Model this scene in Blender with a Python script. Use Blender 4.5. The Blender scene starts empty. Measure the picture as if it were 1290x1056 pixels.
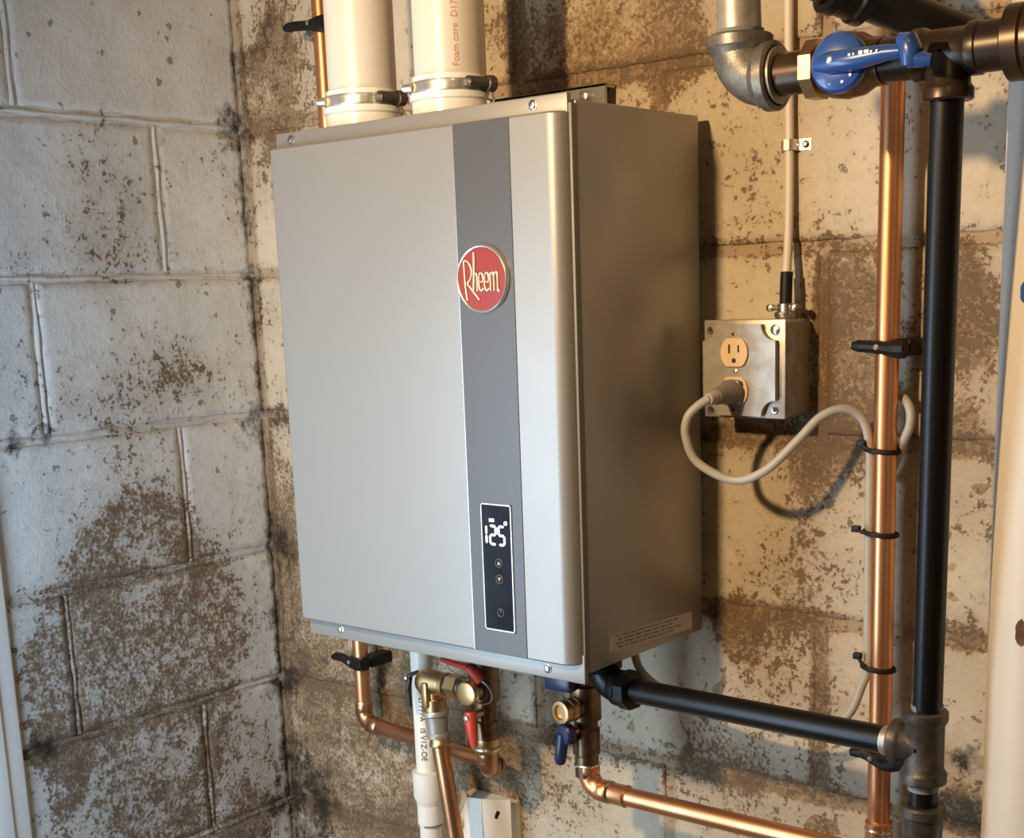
import bpy, bmesh, math, random
from mathutils import Vector, Matrix, noise

# ------------------------------------------------------------------ camera
scene = bpy.context.scene
COL = scene.collection
IMG_W, IMG_H = 1290, 1056
F_PX, CX, CY = 1723.84, 674.28, 730.08
cam_d = bpy.data.cameras.new('camera')
cam = bpy.data.objects.new('camera', cam_d)
COL.objects.link(cam)
cam_d.sensor_fit = 'HORIZONTAL'
cam_d.sensor_width = 36.0
cam_d.lens = 36.0 * F_PX / IMG_W
cam_d.shift_x = (IMG_W / 2 - CX) / IMG_W
cam_d.shift_y = (CY - IMG_H / 2) / IMG_W
cam_d.clip_start = 0.02
RX = Vector((0.777717, 0.627751, -0.032933))
RY = Vector((0.104753, -0.18108, -0.977874))
RZ = Vector((-0.619825, 0.757059, -0.206588))
m = Matrix((RX, -RY, -RZ)).transposed().to_4x4()
m.translation = Vector((1.60937, -1.33949, 1.52338))
cam.matrix_world = m
scene.camera = cam

# ------------------------------------------------------------------ light
scene.view_settings.view_transform = 'Standard'
scene.view_settings.look = 'None'
scene.view_settings.gamma = 1.0
scene.view_settings.use_curve_mapping = False
scene.view_settings.exposure = -0.04

world = bpy.data.worlds.new('world')
scene.world = world
world.use_nodes = True
world.node_tree.nodes['Background'].inputs[0].default_value = (0.62, 0.78, 1.0, 1)
world.node_tree.nodes['Background'].inputs[1].default_value = 0.35


def point_light(name, loc, power, color, radius):
    d = bpy.data.lights.new(name, 'POINT')
    d.energy = power
    d.color = color
    d.shadow_soft_size = radius
    o = bpy.data.objects.new(name, d)
    o.location = loc
    COL.objects.link(o)
    return o


WARM = (1.0, 0.71, 0.39)
# shaded work lamp clamped in front of the heater
d = bpy.data.lights.new('work_lamp_light', 'SPOT')
d.energy = 71
d.color = WARM
d.spot_size = math.radians(138)
d.spot_blend = 0.8
d.shadow_soft_size = 0.03
lamp = bpy.data.objects.new('work_lamp_light', d)
lamp.location = (0.73, -1.25, 1.88)
lamp.rotation_euler = (V0 := (Vector((1.08, 0.0, 1.40)) - Vector((0.73, -1.25, 1.88)))).to_track_quat('-Z', 'Y').to_euler()
COL.objects.link(lamp)
point_light('ceiling_bulb_light', (1.62, -1.15, 2.22), 3.2, (1.0, 0.70, 0.40), 0.05)

d = bpy.data.lights.new('window_daylight', 'AREA')
d.shape = 'RECTANGLE'
d.size = 0.36
d.size_y = 0.9
d.energy = 13.0
d.color = (0.56, 0.77, 1.0)
win = bpy.data.objects.new('window_daylight', d)
win.location = (0.31, -1.055, 1.12)
win.rotation_euler = (math.radians(90), 0, 0)      # faces +y, into the room
COL.objects.link(win)


# ------------------------------------------------------------------ materials
def new_mat(name):
    mt = bpy.data.materials.new(name)
    mt.use_nodes = True
    nt = mt.node_tree
    return mt, nt, nt.nodes['Principled BSDF']


class N:
    """tiny node helper"""
    def __init__(self, nt):
        self.nt = nt

    def node(self, t, **kw):
        n = self.nt.nodes.new(t)
        for k, v in kw.items():
            setattr(n, k, v)
        return n

    def put(self, sock, v):
        if isinstance(v, bpy.types.NodeSocket):
            self.nt.links.new(v, sock)
        elif isinstance(v, (tuple, list)):
            sock.default_value = tuple(v) + ((1,) if len(v) == 3 and sock.type == 'RGBA' else ())
        else:
            sock.default_value = v

    def math(self, op, a, b=0.0, clamp=False):
        n = self.node('ShaderNodeMath', operation=op, use_clamp=clamp)
        self.put(n.inputs[0], a)
        self.put(n.inputs[1], b)
        return n.outputs[0]

    def noise(self, vec, scale, detail=4, rough=0.55, dist=0.0):
        n = self.node('ShaderNodeTexNoise')
        self.put(n.inputs['Vector'], vec)
        n.inputs['Scale'].default_value = scale
        n.inputs['Detail'].default_value = detail
        n.inputs['Roughness'].default_value = rough
        n.inputs['Distortion'].default_value = dist
        return n.outputs['Fac']

    def step(self, x, lo, hi, smooth=True):
        n = self.node('ShaderNodeMapRange')
        n.interpolation_type = 'SMOOTHSTEP' if smooth else 'LINEAR'
        self.put(n.inputs['Value'], x)
        self.put(n.inputs['From Min'], lo)
        self.put(n.inputs['From Max'], hi)
        return n.outputs['Result']

    def mix(self, f, a, b):
        n = self.node('ShaderNodeMix', data_type='RGBA')
        self.put(n.inputs[0], f)
        self.put(n.inputs[6], a)
        self.put(n.inputs[7], b)
        return n.outputs[2]

    def bump(self, h, strength, dist):
        n = self.node('ShaderNodeBump')
        self.put(n.inputs['Height'], h)
        n.inputs['Strength'].default_value = strength
        n.inputs['Distance'].default_value = dist
        return n.outputs['Normal']


def simple(name, col, rough=0.5, metal=0.0, var=0.0, vscale=30.0, bump=0.0, spec=0.5, col2=None, coat=0.0,
           stretch=None):
    mt, nt, b = new_mat(name)
    h = N(nt)
    tc = h.node('ShaderNodeTexCoord').outputs['Object']
    if stretch:
        mp = h.node('ShaderNodeMapping')
        nt.links.new(tc, mp.inputs['Vector'])
        mp.inputs['Scale'].default_value = stretch
        tc = mp.outputs[0]
    nz = h.noise(tc, vscale, 5, 0.6)
    c2 = col2 if col2 else tuple(x * (1 - var) for x in col)
    f = h.step(nz, 0.38, 0.64)
    nt.links.new(h.mix(f, col, c2), b.inputs['Base Color'])
    nt.links.new(h.math('ADD', h.math('MULTIPLY', nz, 0.16), rough - 0.08), b.inputs['Roughness'])
    b.inputs['Metallic'].default_value = metal
    b.inputs['Specular IOR Level'].default_value = spec
    b.inputs['Coat Weight'].default_value = coat
    if bump:
        nt.links.new(h.bump(h.noise(tc, vscale * 6, 3), bump, 0.001), b.inputs['Normal'])
    return mt


def masonry(name, paint_a, paint_b, bare_lo, bare_hi, paint_thr=0.80):
    """flaking paint over concrete block; 'wear' and 'grime' vertex values say where paint is gone and where stains sit"""
    mt, nt, b = new_mat(name)
    h = N(nt)
    P = h.node('ShaderNodeNewGeometry').outputs['Position']
    w = h.node('ShaderNodeAttribute', attribute_name='wear').outputs['Fac']
    g = h.node('ShaderNodeAttribute', attribute_name='grime').outputs['Fac']
    nA = h.noise(P, 9, 5, 0.66, 0.4)
    nB = h.noise(P, 62, 4, 0.66, 0.2)
    nC = h.noise(P, 200, 3, 0.7)
    nL = h.noise(P, 4.0, 2, 0.5)
    mm = h.math('ADD', h.math('ADD', h.math('MULTIPLY', nA, 0.40), h.math('MULTIPLY', nB, 0.30)),
                h.math('MULTIPLY', nC, 0.30))
    d_ = h.math('SUBTRACT', mm, h.math('SUBTRACT', paint_thr, h.math('MULTIPLY', w, 0.34)))
    hard = h.step(d_, 0.0, 0.05)
    soft = h.step(d_, -0.20, 0.08)
    bare = h.math('ADD', h.math('MULTIPLY', hard, 0.50), h.math('MULTIPLY', soft, 0.45), True)
    # small specks: irregular pin holes, denser where the face is worn
    spk = h.math('ADD', h.math('MULTIPLY', nB, 0.55), h.math('MULTIPLY', nC, 0.45))
    dens = h.math('ADD', h.math('MULTIPLY', w, 0.13), h.math('MULTIPLY', h.math('SUBTRACT', nA, 0.5), 0.30))
    speck = h.step(h.math('ADD', spk, dens), 0.645, 0.69)
    # a few larger ragged holes
    vo = h.node('ShaderNodeTexVoronoi')
    off = h.node('ShaderNodeVectorMath', operation='ADD')
    cmb = h.node('ShaderNodeCombineXYZ')
    for k, n_ in enumerate((nB, nC, nB)):
        nt.links.new(h.math('MULTIPLY', h.math('SUBTRACT', n_, 0.5), (0.03, 0.02, -0.03)[k]), cmb.inputs[k])
    nt.links.new(P, off.inputs[0])
    nt.links.new(cmb.outputs[0], off.inputs[1])
    nt.links.new(off.outputs[0], vo.inputs['Vector'])
    vo.inputs['Scale'].default_value = 34
    rnd = h.node('ShaderNodeSeparateColor')
    nt.links.new(vo.outputs['Color'], rnd.inputs[0])
    rad = h.math('MULTIPLY', h.math('SUBTRACT', rnd.outputs[0], 0.62), 0.50)
    pit = h.step(h.math('SUBTRACT', rad, vo.outputs['Distance']), 0.0, 0.05)
    pits = h.math('MAXIMUM', h.math('MULTIPLY', pit, 0.85), speck)
    paint = h.mix(h.step(nL, 0.35, 0.65), paint_a, paint_b)
    paint = h.mix(h.math('MULTIPLY', h.step(nB, 0.40, 0.75), 0.30), paint, tuple(x * 0.70 for x in paint_a))
    barec = h.mix(h.step(nB, 0.32, 0.68), bare_lo, bare_hi)
    barec = h.mix(h.math('MULTIPLY', h.step(nC, 0.56, 0.70), 0.55), barec, tuple(min(1, x * 1.6) for x in bare_hi))
    c = h.mix(bare, paint, barec)
    c = h.mix(h.math('MULTIPLY', pits, 0.80), c, (0.105, 0.064, 0.034))
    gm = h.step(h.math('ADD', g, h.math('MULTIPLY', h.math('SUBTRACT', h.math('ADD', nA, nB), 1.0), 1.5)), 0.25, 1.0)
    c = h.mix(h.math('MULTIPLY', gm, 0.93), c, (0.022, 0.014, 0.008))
    nt.links.new(c, b.inputs['Base Color'])
    b.inputs['Roughness'].default_value = 0.78
    b.inputs['Specular IOR Level'].default_value = 0.3
    hgt = h.math('SUBTRACT', h.math('ADD', h.math('MULTIPLY', nB, 0.9), h.math('MULTIPLY', nC, 0.5)),
                 h.math('MULTIPLY', pits, 0.8))
    nt.links.new(h.bump(hgt, 0.5, 0.0025), b.inputs['Normal'])
    return mt


M = {}
M['block_l'] = masonry('painted_block_left', (0.62, 0.62, 0.60), (0.54, 0.54, 0.52), (0.12, 0.080, 0.048), (0.32, 0.25, 0.175))
M['block_b'] = masonry('painted_block_back', (0.56, 0.47, 0.345), (0.47, 0.38, 0.265), (0.145, 0.084, 0.040), (0.38, 0.265, 0.150))
M['mortar_b'] = masonry('mortar_back', (0.44, 0.325, 0.205), (0.34, 0.235, 0.135), (0.15, 0.088, 0.044), (0.36, 0.245, 0.135))
M['mortar_l'] = masonry('mortar_left', (0.58, 0.57, 0.54), (0.50, 0.49, 0.46), (0.13, 0.09, 0.06), (0.30, 0.24, 0.17))
M['silver'] = simple('silver_paint', (0.300, 0.284, 0.258), 0.42, 0.40, 0.04, 3)
M['silver_side'] = simple('silver_steel', (0.36, 0.345, 0.32), 0.38, 0.60, 0.05, 3)
M['stripe'] = simple('grey_stripe', (0.100, 0.098, 0.098), 0.40, 0.25, 0.04, 3)
M['seam'] = simple('dark_seam', (0.02, 0.019, 0.017), 0.6)
M['screen'] = simple('display_glass', (0.010, 0.012, 0.020), 0.12)
M['chrome'] = simple('chrome', (0.80, 0.76, 0.68), 0.26, 0.85)
M['badge_metal'] = simple('badge_metal', (0.52, 0.44, 0.33), 0.40, 0.6)
M['seam_metal'] = simple('seam_metal', (0.20, 0.185, 0.165), 0.55, 0.3)
M['steel'] = simple('zinc_steel', (0.62, 0.59, 0.54), 0.32, 1.0, 0.2, 60)
M['screw'] = simple('screw_steel', (0.60, 0.56, 0.50), 0.28, 1.0)
M['red_enamel'] = simple('badge_red', (0.27, 0.024, 0.010), 0.32, coat=0.4)
M['copper'] = simple('copper', (0.80, 0.38, 0.18), 0.36, 0.92, 0.0, 9, col2=(0.64, 0.28, 0.125), stretch=(1, 1, 0.25))
M['copper_old'] = simple('copper_tarnished', (0.64, 0.31, 0.15), 0.34, 0.95, 0.0, 14, col2=(0.42, 0.20, 0.095))
M['solder'] = simple('solder_ring', (0.72, 0.66, 0.56), 0.25, 1.0)
M['brass'] = simple('brass', (0.62, 0.40, 0.18), 0.36, 1.0, 0.0, 40, col2=(0.50, 0.31, 0.14))
M['bronze'] = simple('dark_bronze', (0.28, 0.18, 0.10), 0.36, 1.0, 0.0, 40, col2=(0.16, 0.10, 0.055))
M['black_pipe'] = simple('black_iron', (0.006, 0.0052, 0.0048), 0.36, 0.0, 0.35, 18, bump=0.05, spec=0.32)
M['warm_sheen_pipe'] = simple('iron_warm_sheen', (0.080, 0.044, 0.021), 0.33, 0.5, 0.0, 10, col2=(0.030, 0.019, 0.011), spec=0.6)  # black iron with a warm reflection painted into its colour as brown
M['malleable'] = simple('malleable_iron', (0.21, 0.185, 0.155), 0.44, 0.55, 0.0, 70, bump=0.25, col2=(0.13, 0.115, 0.095))
M['malleable_dk'] = simple('malleable_iron_dark', (0.095, 0.080, 0.066), 0.44, 0.5, 0.0, 70, bump=0.25, col2=(0.055, 0.046, 0.038))
M['galv'] = simple('galvanised_iron', (0.42, 0.38, 0.32), 0.42, 0.55, 0.0, 60, bump=0.1, col2=(0.33, 0.295, 0.245))
M['tape'] = simple('thread_tape', (0.20, 0.195, 0.185), 0.5)
M['plastic_black'] = simple('black_plastic', (0.007, 0.006, 0.0055), 0.55, spec=0.3)
M['plastic_white'] = simple('white_plastic', (0.72, 0.67, 0.58), 0.42)
M['pvc'] = simple('pvc', (0.62, 0.565, 0.48), 0.36, 0, 0.04, 6)
M['pvc_small'] = simple('pvc_small', (0.74, 0.68, 0.57), 0.36, 0, 0.05, 20)
M['ink_orange'] = simple('orange_ink', (0.50, 0.20, 0.08), 0.6)
M['ink_black'] = simple('black_ink', (0.03, 0.028, 0.026), 0.6)
M['red_lever'] = simple('red_vinyl', (0.46, 0.045, 0.022), 0.38)
M['blue'] = simple('blue_enamel', (0.020, 0.070, 0.29), 0.30, 0, 0.1, 30, coat=0.3)
M['blue_dark'] = simple('navy_vinyl', (0.012, 0.020, 0.060), 0.35)
M['white_mark'] = simple('white_mark', (0.62, 0.66, 0.72), 0.5)
M['almond'] = simple('almond_plastic', (0.74, 0.52, 0.31), 0.35)
M['slot'] = simple('slot_black', (0.03, 0.015, 0.008), 0.6)
M['cord'] = simple('grey_cord', (0.42, 0.38, 0.31), 0.45, 0, 0.08, 30)
M['plug'] = simple('plug_grey', (0.20, 0.175, 0.14), 0.42)
M['romex'] = simple('cable_sheath', (0.66, 0.58, 0.47), 0.45)
M['label'] = simple('warning_label', (0.56, 0.52, 0.47), 0.5)
M['label_ink'] = simple('label_ink', (0.25, 0.22, 0.19), 0.6)
M['white_paint'] = simple('white_gloss_paint', (0.66, 0.59, 0.50), 0.45, 0, 0.05, 5)
M['trim'] = simple('white_trim_paint', (0.74, 0.74, 0.72), 0.5, 0, 0.06, 8)
M['plain'] = simple('plain_plaster', (0.34, 0.29, 0.23), 0.8, 0, 0.15, 3)
M['floor'] = simple('concrete_floor', (0.30, 0.27, 0.23), 0.75, 0, 0.25, 4)
M['rust'] = simple('rust', (0.16, 0.07, 0.03), 0.8, 0, 0.5, 60)
mt, nt, b = new_mat('display_digits')
b.inputs['Base Color'].default_value = (0.9, 0.9, 0.9, 1)
b.inputs['Emission Color'].default_value = (1.0, 0.95, 0.88, 1)
b.inputs['Emission Strength'].default_value = 1.6
M['digit'] = mt
mt, nt, b = new_mat('clear_plastic')
b.inputs['Base Color'].default_value = (0.75, 0.73, 0.69, 1)
b.inputs['Roughness'].default_value = 0.2
M['collar'] = mt
mt, nt, b = new_mat('window_glass')
b.inputs['Transmission Weight'].default_value = 1
b.inputs['Roughness'].default_value = 0.02
M['glass'] = mt


# ------------------------------------------------------------------ mesh helpers
V = Vector
ORIGIN = {}


class MB:
    def __init__(self):
        self.v, self.f = [], []

    def add(self, vs, fs):
        o = len(self.v)
        self.v += [V(p) for p in vs]
        self.f += [tuple(i + o for i in f) for f in fs]
        return self

    def box(self, x0, x1, y0, y1, z0, z1):
        p = [(x, y, z) for z in (z0, z1) for y in (y0, y1) for x in (x0, x1)]
        return self.add(p, [(0, 2, 3, 1), (4, 5, 7, 6), (0, 1, 5, 4), (2, 6, 7, 3), (0, 4, 6, 2), (1, 3, 7, 5)])

    def rbox(self, x0, x1, y0, y1, z0, z1, r=0.002, seg=2):
        bm = bmesh.new()
        bmesh.ops.create_cube(bm, size=1)
        for q in bm.verts:
            q.co = V(((x0 + x1) / 2 + q.co.x * (x1 - x0), (y0 + y1) / 2 + q.co.y * (y1 - y0), (z0 + z1) / 2 + q.co.z * (z1 - z0)))
        bmesh.ops.bevel(bm, geom=bm.edges[:], offset=r, segments=seg, affect='EDGES', profile=0.5)
        bm.verts.index_update()
        self.add([q.co.copy() for q in bm.verts], [[q.index for q in f.verts] for f in bm.faces])
        bm.free()
        return self

    def prism(self, poly, axis, a, b):
        """extrude a 2D polygon along axis 'x','y' or 'z' between a and b"""
        def mk(p, t):
            return {'x': (t, p[0], p[1]), 'y': (p[0], t, p[1]), 'z': (p[0], p[1], t)}[axis]
        n = len(poly)
        vs = [mk(p, a) for p in poly] + [mk(p, b) for p in poly]
        fs = [tuple(range(n)), tuple(range(2 * n - 1, n - 1, -1))]
        fs += [(i, i + n, (i + 1) % n + n, (i + 1) % n) for i in range(n)]
        return self.add(vs, fs)

    def tube(self, path, r, seg=16, cap=True, flat=None):
        path = [V(p) for p in path]
        n = len(path)
        rs = r if isinstance(r, (list, tuple)) else [r] * n
        tg = []
        for i in range(n):
            a = path[max(0, i - 1)]
            c = path[min(n - 1, i + 1)]
            t = (c - a)
            if t.length < 1e-9:
                t = tg[-1].copy() if tg else V((0, 0, 1))
            tg.append(t.normalized())
        up = V((0, 0, 1)) if abs(tg[0].z) < 0.9 else V((0, 1, 0))
        u = (up - tg[0] * up.dot(tg[0])).normalized()
        vs, fs = [], []
        for i in range(n):
            u = (u - tg[i] * u.dot(tg[i]))
            u = u.normalized()
            w = tg[i].cross(u)
            for k in range(seg):
                a = 2 * math.pi * k / seg
                fu = 1.0 if flat is None else flat
                vs.append(path[i] + (u * (math.cos(a) * fu) + w * math.sin(a)) * rs[i])
        for i in range(n - 1):
            for k in range(seg):
                k2 = (k + 1) % seg
                fs.append((i * seg + k, i * seg + k2, (i + 1) * seg + k2, (i + 1) * seg + k))
        if cap:
            fs.append(tuple(range(seg - 1, -1, -1)))
            fs.append(tuple(range((n - 1) * seg, n * seg)))
        return self.add(vs, fs)

    def lathe(self, prof, org, axis, seg=28, ring=None):
        """prof: list of (distance along axis, radius)"""
        org, ax = V(org), V(axis).normalized()
        up = V((0, 0, 1)) if abs(ax.z) < 0.9 else V((0, 1, 0))
        u = (up - ax * up.dot(ax)).normalized()
        w = ax.cross(u)
        vs, fs = [], []
        for t, r in prof:
            for k in range(seg):
                a = 2 * math.pi * (k + 0.5) / seg
                vs.append(org + ax * t + (u * math.cos(a) + w * math.sin(a)) * max(r, 1e-5))
        n = len(prof)
        for i in range(n - 1):
            for k in range(seg):
                k2 = (k + 1) % seg
                fs.append((i * seg + k, i * seg + k2, (i + 1) * seg + k2, (i + 1) * seg + k))
        fs.append(tuple(range(seg - 1, -1, -1)))
        fs.append(tuple(range((n - 1) * seg, n * seg)))
        return self.add(vs, fs)

    def build(self, name, mat, parent=None, origin=None, angle=35):
        o = V(origin) if origin is not None else (ORIGIN[parent.name] if parent else V((0, 0, 0)))
        me = bpy.data.meshes.new(name)
        me.from_pydata([tuple(p - o) for p in self.v], [], self.f)
        bm = bmesh.new()
        bm.from_mesh(me)
        bmesh.ops.recalc_face_normals(bm, faces=bm.faces[:])
        bm.to_mesh(me)
        bm.free()
        me.materials.append(M[mat])
        me.shade_smooth()
        me.set_sharp_from_angle(angle=math.radians(angle))
        ob = bpy.data.objects.new(name, me)
        COL.objects.link(ob)
        ob.parent = parent
        ob.location = o - (ORIGIN[parent.name] if parent else V((0, 0, 0)))
        ORIGIN[ob.name] = o
        return ob


def tag(o, label, cat, group=None):
    o['label'] = label
    o['category'] = cat
    if group:
        o['group'] = group
    return o


def thing(name, loc, label, cat, group=None):
    o = bpy.data.objects.new(name, None)
    o.empty_display_size = 0.05
    COL.objects.link(o)
    o.location = loc
    ORIGIN[o.name] = V(loc)
    return tag(o, label, cat, group)


def struct(o):
    o['kind'] = 'structure'
    return o


def catmull(pts, n=8):
    pts = [V(p) for p in pts]
    out = []
    P = [pts[0] * 2 - pts[1]] + pts + [pts[-1] * 2 - pts[-2]]
    for i in range(1, len(P) - 2):
        a, b, c, e = P[i - 1], P[i], P[i + 1], P[i + 2]
        for k in range(n):
            t = k / n
            out.append(0.5 * ((2 * b) + (c - a) * t + (2 * a - 5 * b + 4 * c - e) * t * t + (3 * b - a - 3 * c + e) * t ** 3))
    out.append(pts[-1])
    return out


def arc(corner, d_in, d_out, r, n=10):
    """points on a fillet of leg length r around a corner; d_in points toward the corner, d_out away from it"""
    c, a, b = V(corner), V(d_in).normalized(), V(d_out).normalized()
    p0, p2 = c - a * r, c + b * r
    out = []
    cen = p0 + b * r
    for i in range(n + 1):
        t = i / n * math.pi / 2
        if abs(a.dot(b)) < 1e-3:
            out.append(cen - b * (r * math.cos(t)) + a * (r * math.sin(t)))
        else:
            s = i / n
            out.append(p0 * (1 - s) ** 2 + c * (2 * s * (1 - s)) + p2 * s * s)
    return out


def elbow(mb, corner, d_in, d_out, leg, r, band=None, bl=0.010, seg=24):
    """threaded / sweat elbow with banded ends"""
    c, a, b = V(corner), V(d_in).normalized(), V(d_out).normalized()
    mb.tube([c - a * leg] + arc(c, a, b, leg * 0.78, 12) + [c + b * leg], r, seg)
    if band:
        prof = [(0, band * 0.93), (bl * .15, band), (bl * .85, band), (bl, band * 0.95), (bl * 1.5, r * 0.98)]
        mb.lathe(prof, c - a * leg, a, seg)
        mb.lathe(prof, c + b * leg, -b, seg)
    return mb


def text_mesh(body, size, extrude=0.0002):
    cu = bpy.data.curves.new('lettering', 'FONT')
    cu.body = body
    cu.size = size
    cu.extrude = extrude
    cu.resolution_u = 3
    cu.align_x = 'LEFT'
    ob = bpy.data.objects.new('lettering', cu)
    COL.objects.link(ob)
    dg = bpy.context.evaluated_depsgraph_get()
    me = bpy.data.meshes.new_from_object(ob.evaluated_get(dg))
    vs = [q.co.copy() for q in me.vertices]
    fs = [tuple(p.vertices) for p in me.polygons]
    bpy.data.objects.remove(ob)
    bpy.data.curves.remove(cu)
    bpy.data.meshes.remove(me)
    return vs, fs


# ------------------------------------------------------------------ masonry walls
MOD_Z, MOD_L = 0.2032, 0.4064
Z0 = 1.7623                        # a bed joint; the others step down and up from it
# paint loss and stains, in wall coordinates: (along wall, height, radius, amount)
WEAR_L = [(-0.216, 1.692, 0.046, 0.4), (-0.204, 1.625, 0.047, 0.5), (-0.277, 1.574, 0.046, 0.5), (-0.356, 1.589, 0.029, 0.3), (-0.195, 1.419, 0.065, 0.55), (-0.121, 1.425, 0.05, 0.45), (-0.287, 1.383, 0.052, 0.4), (-0.201, 1.243, 0.056, 0.5), (-0.246, 1.193, 0.066, 0.6), (-0.334, 1.187, 0.053, 0.4), (-0.378, 1.065, 0.043, 0.9), (-0.285, 1.066, 0.078, 1.0), (-0.179, 1.066, 0.081, 1.0), (-0.316, 1.017, 0.066, 0.9), (-0.109, 1.051, 0.06, 0.7), (-0.309, 0.853, 0.08, 0.8), (-0.227, 0.876, 0.059, 0.8), (-0.101, 0.826, 0.062, 1.0), (-0.182, 0.899, 0.059, 0.8), (-0.419, 0.966, 0.032, 0.5), (-0.094, 0.746, 0.076, 0.8), (-0.363, 0.824, 0.067, 0.6), (-0.017, 1.689, 0.028, 0.4), (-0.026, 1.442, 0.029, 0.4), (-0.045, 1.244, 0.029, 0.5), (-0.36, 1.41, 0.03, 0.35)]
GRIME_L = [(-0.004, 1.769, 0.031, 1), (0.002, 1.874, 0.013, 0.7), (-0.001, 1.667, 0.013, 0.6), (0.003, 1.561, 0.028, 1), (0.005, 1.451, 0.016, 0.7), (0.002, 1.346, 0.035, 1), (0.003, 1.238, 0.019, 0.9), (0.003, 1.152, 0.037, 1), (0.0, 1.04, 0.025, 1), (0.0, 0.938, 0.028, 1), (-0.003, 0.835, 0.028, 1), (-0.008, 0.745, 0.045, 1), (-0.072, 1.562, 0.022, 0.4), (-0.36, 1.361, 0.016, 0.8), (-0.406, 1.359, 0.014, 0.8), (-0.409, 0.947, 0.015, 0.8), (-0.431, 0.964, 0.013, 0.7), (-0.304, 1.014, 0.013, 0.4), (-0.159, 1.573, 0.019, 0.5)]
WEAR_B = [(0.086, 1.863, 0.072, 0.9), (0.051, 1.772, 0.048, 0.9), (0.057, 1.675, 0.043, 0.4), (0.046, 1.497, 0.057, 0.35), (0.026, 1.311, 0.048, 0.5), (0.015, 1.215, 0.062, 0.7), (0.021, 1.093, 0.076, 0.8), (0.103, 0.842, 0.132, 1.1), (0.079, 0.964, 0.077, 1.0), (0.233, 0.768, 0.103, 0.9), (0.215, 0.96, 0.086, 1.0), (0.338, 0.91, 0.096, 0.9), (0.455, 0.909, 0.058, 0.7), (0.535, 0.87, 0.068, 0.5), (0.499, 1.828, 0.054, 0.7), (0.64, 1.809, 0.077, 0.85), (0.746, 1.794, 0.049, 0.8), (0.954, 1.46, 0.045, 1.1), (0.953, 1.517, 0.028, 1.0), (0.955, 1.402, 0.033, 1.0), (0.869, 1.602, 0.066, 0.25), (0.755, 1.686, 0.034, 0.35), (0.942, 1.351, 0.043, 0.8), (0.895, 1.323, 0.035, 0.6), (0.856, 1.276, 0.054, 0.25), (0.886, 1.198, 0.055, 0.6), (0.804, 1.132, 0.029, 0.8), (0.867, 1.084, 0.066, 0.55), (0.781, 0.992, 0.06, 0.5), (0.825, 0.921, 0.06, 0.45), (0.928, 0.953, 0.048, 0.5), (0.946, 1.069, 0.037, 0.25), (1.074, 1.46, 0.035, 1.1), (1.072, 1.514, 0.027, 1.0), (1.077, 1.373, 0.028, 1.0), (1.079, 1.285, 0.041, 0.55), (1.084, 1.16, 0.021, 0.8), (1.089, 0.979, 0.036, 0.8), (1.052, 1.76, 0.029, 0.7), (0.815, 1.364, 0.027, 0.8)]
GRIME_B = [(-0.002, 1.77, 0.032, 1), (0.002, 1.874, 0.019, 0.6), (0.009, 1.56, 0.02, 0.9), (0.008, 1.346, 0.029, 0.9), (0.009, 1.153, 0.037, 1), (0.004, 0.939, 0.029, 1), (0.001, 0.835, 0.027, 1), (0.032, 0.762, 0.061, 1.1), (0.017, 0.706, 0.055, 0.8), (0.08, 1.811, 0.036, 0.5), (0.08, 1.884, 0.041, 0.5), (0.032, 1.032, 0.032, 0.5), (0.106, 0.968, 0.038, 0.4), (1.088, 1.027, 0.022, 0.9), (0.913, 1.427, 0.017, 0.3), (0.393, 0.839, 0.036, 0.5), (0.321, 1.001, 0.035, 0.3)]


def field(lst, u, z, spread=1.5):
    t = 0.0
    for a, b, r, w in lst:
        q = ((u - a) ** 2 + (z - b) ** 2) / (r * r * spread)
        if q < 6:
            t += w * math.exp(-q)
    return t


def masonry_values(side, u, z):
    if side == 'left':
        w = 0.18 + 0.84 * min(1.0, field(WEAR_L, u, z, 2.3))
        g = 0.85 * min(1, field(GRIME_L, u, z))
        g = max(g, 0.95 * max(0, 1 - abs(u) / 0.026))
    else:
        w = 0.40 + 0.85 * min(1.0, field(WEAR_B, u, z))
        g = 0.85 * min(1.0, field(GRIME_B, u, z))
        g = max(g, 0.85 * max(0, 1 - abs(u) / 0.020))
    return min(w, 1.15), g


def surf(side, u, z, dep):
    """wall coordinates -> world; dep is depth into the wall"""
    return V((-dep, u, z)) if side == 'left' else V((u, dep, z))


def add_attrs(me, side, org, extra=0.0, edge=None):
    wa = me.attributes.new('wear', 'FLOAT', 'POINT')
    ga = me.attributes.new('grime', 'FLOAT', 'POINT')
    for i, q in enumerate(me.vertices):
        p = q.co + org
        u = p.y if side == 'left' else p.x
        w, g = masonry_values(side, u, p.z)
        e = edge(u, p.z) if edge else 0.0
        wa.data[i].value = w + extra + e
        ga.data[i].value = g


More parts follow.
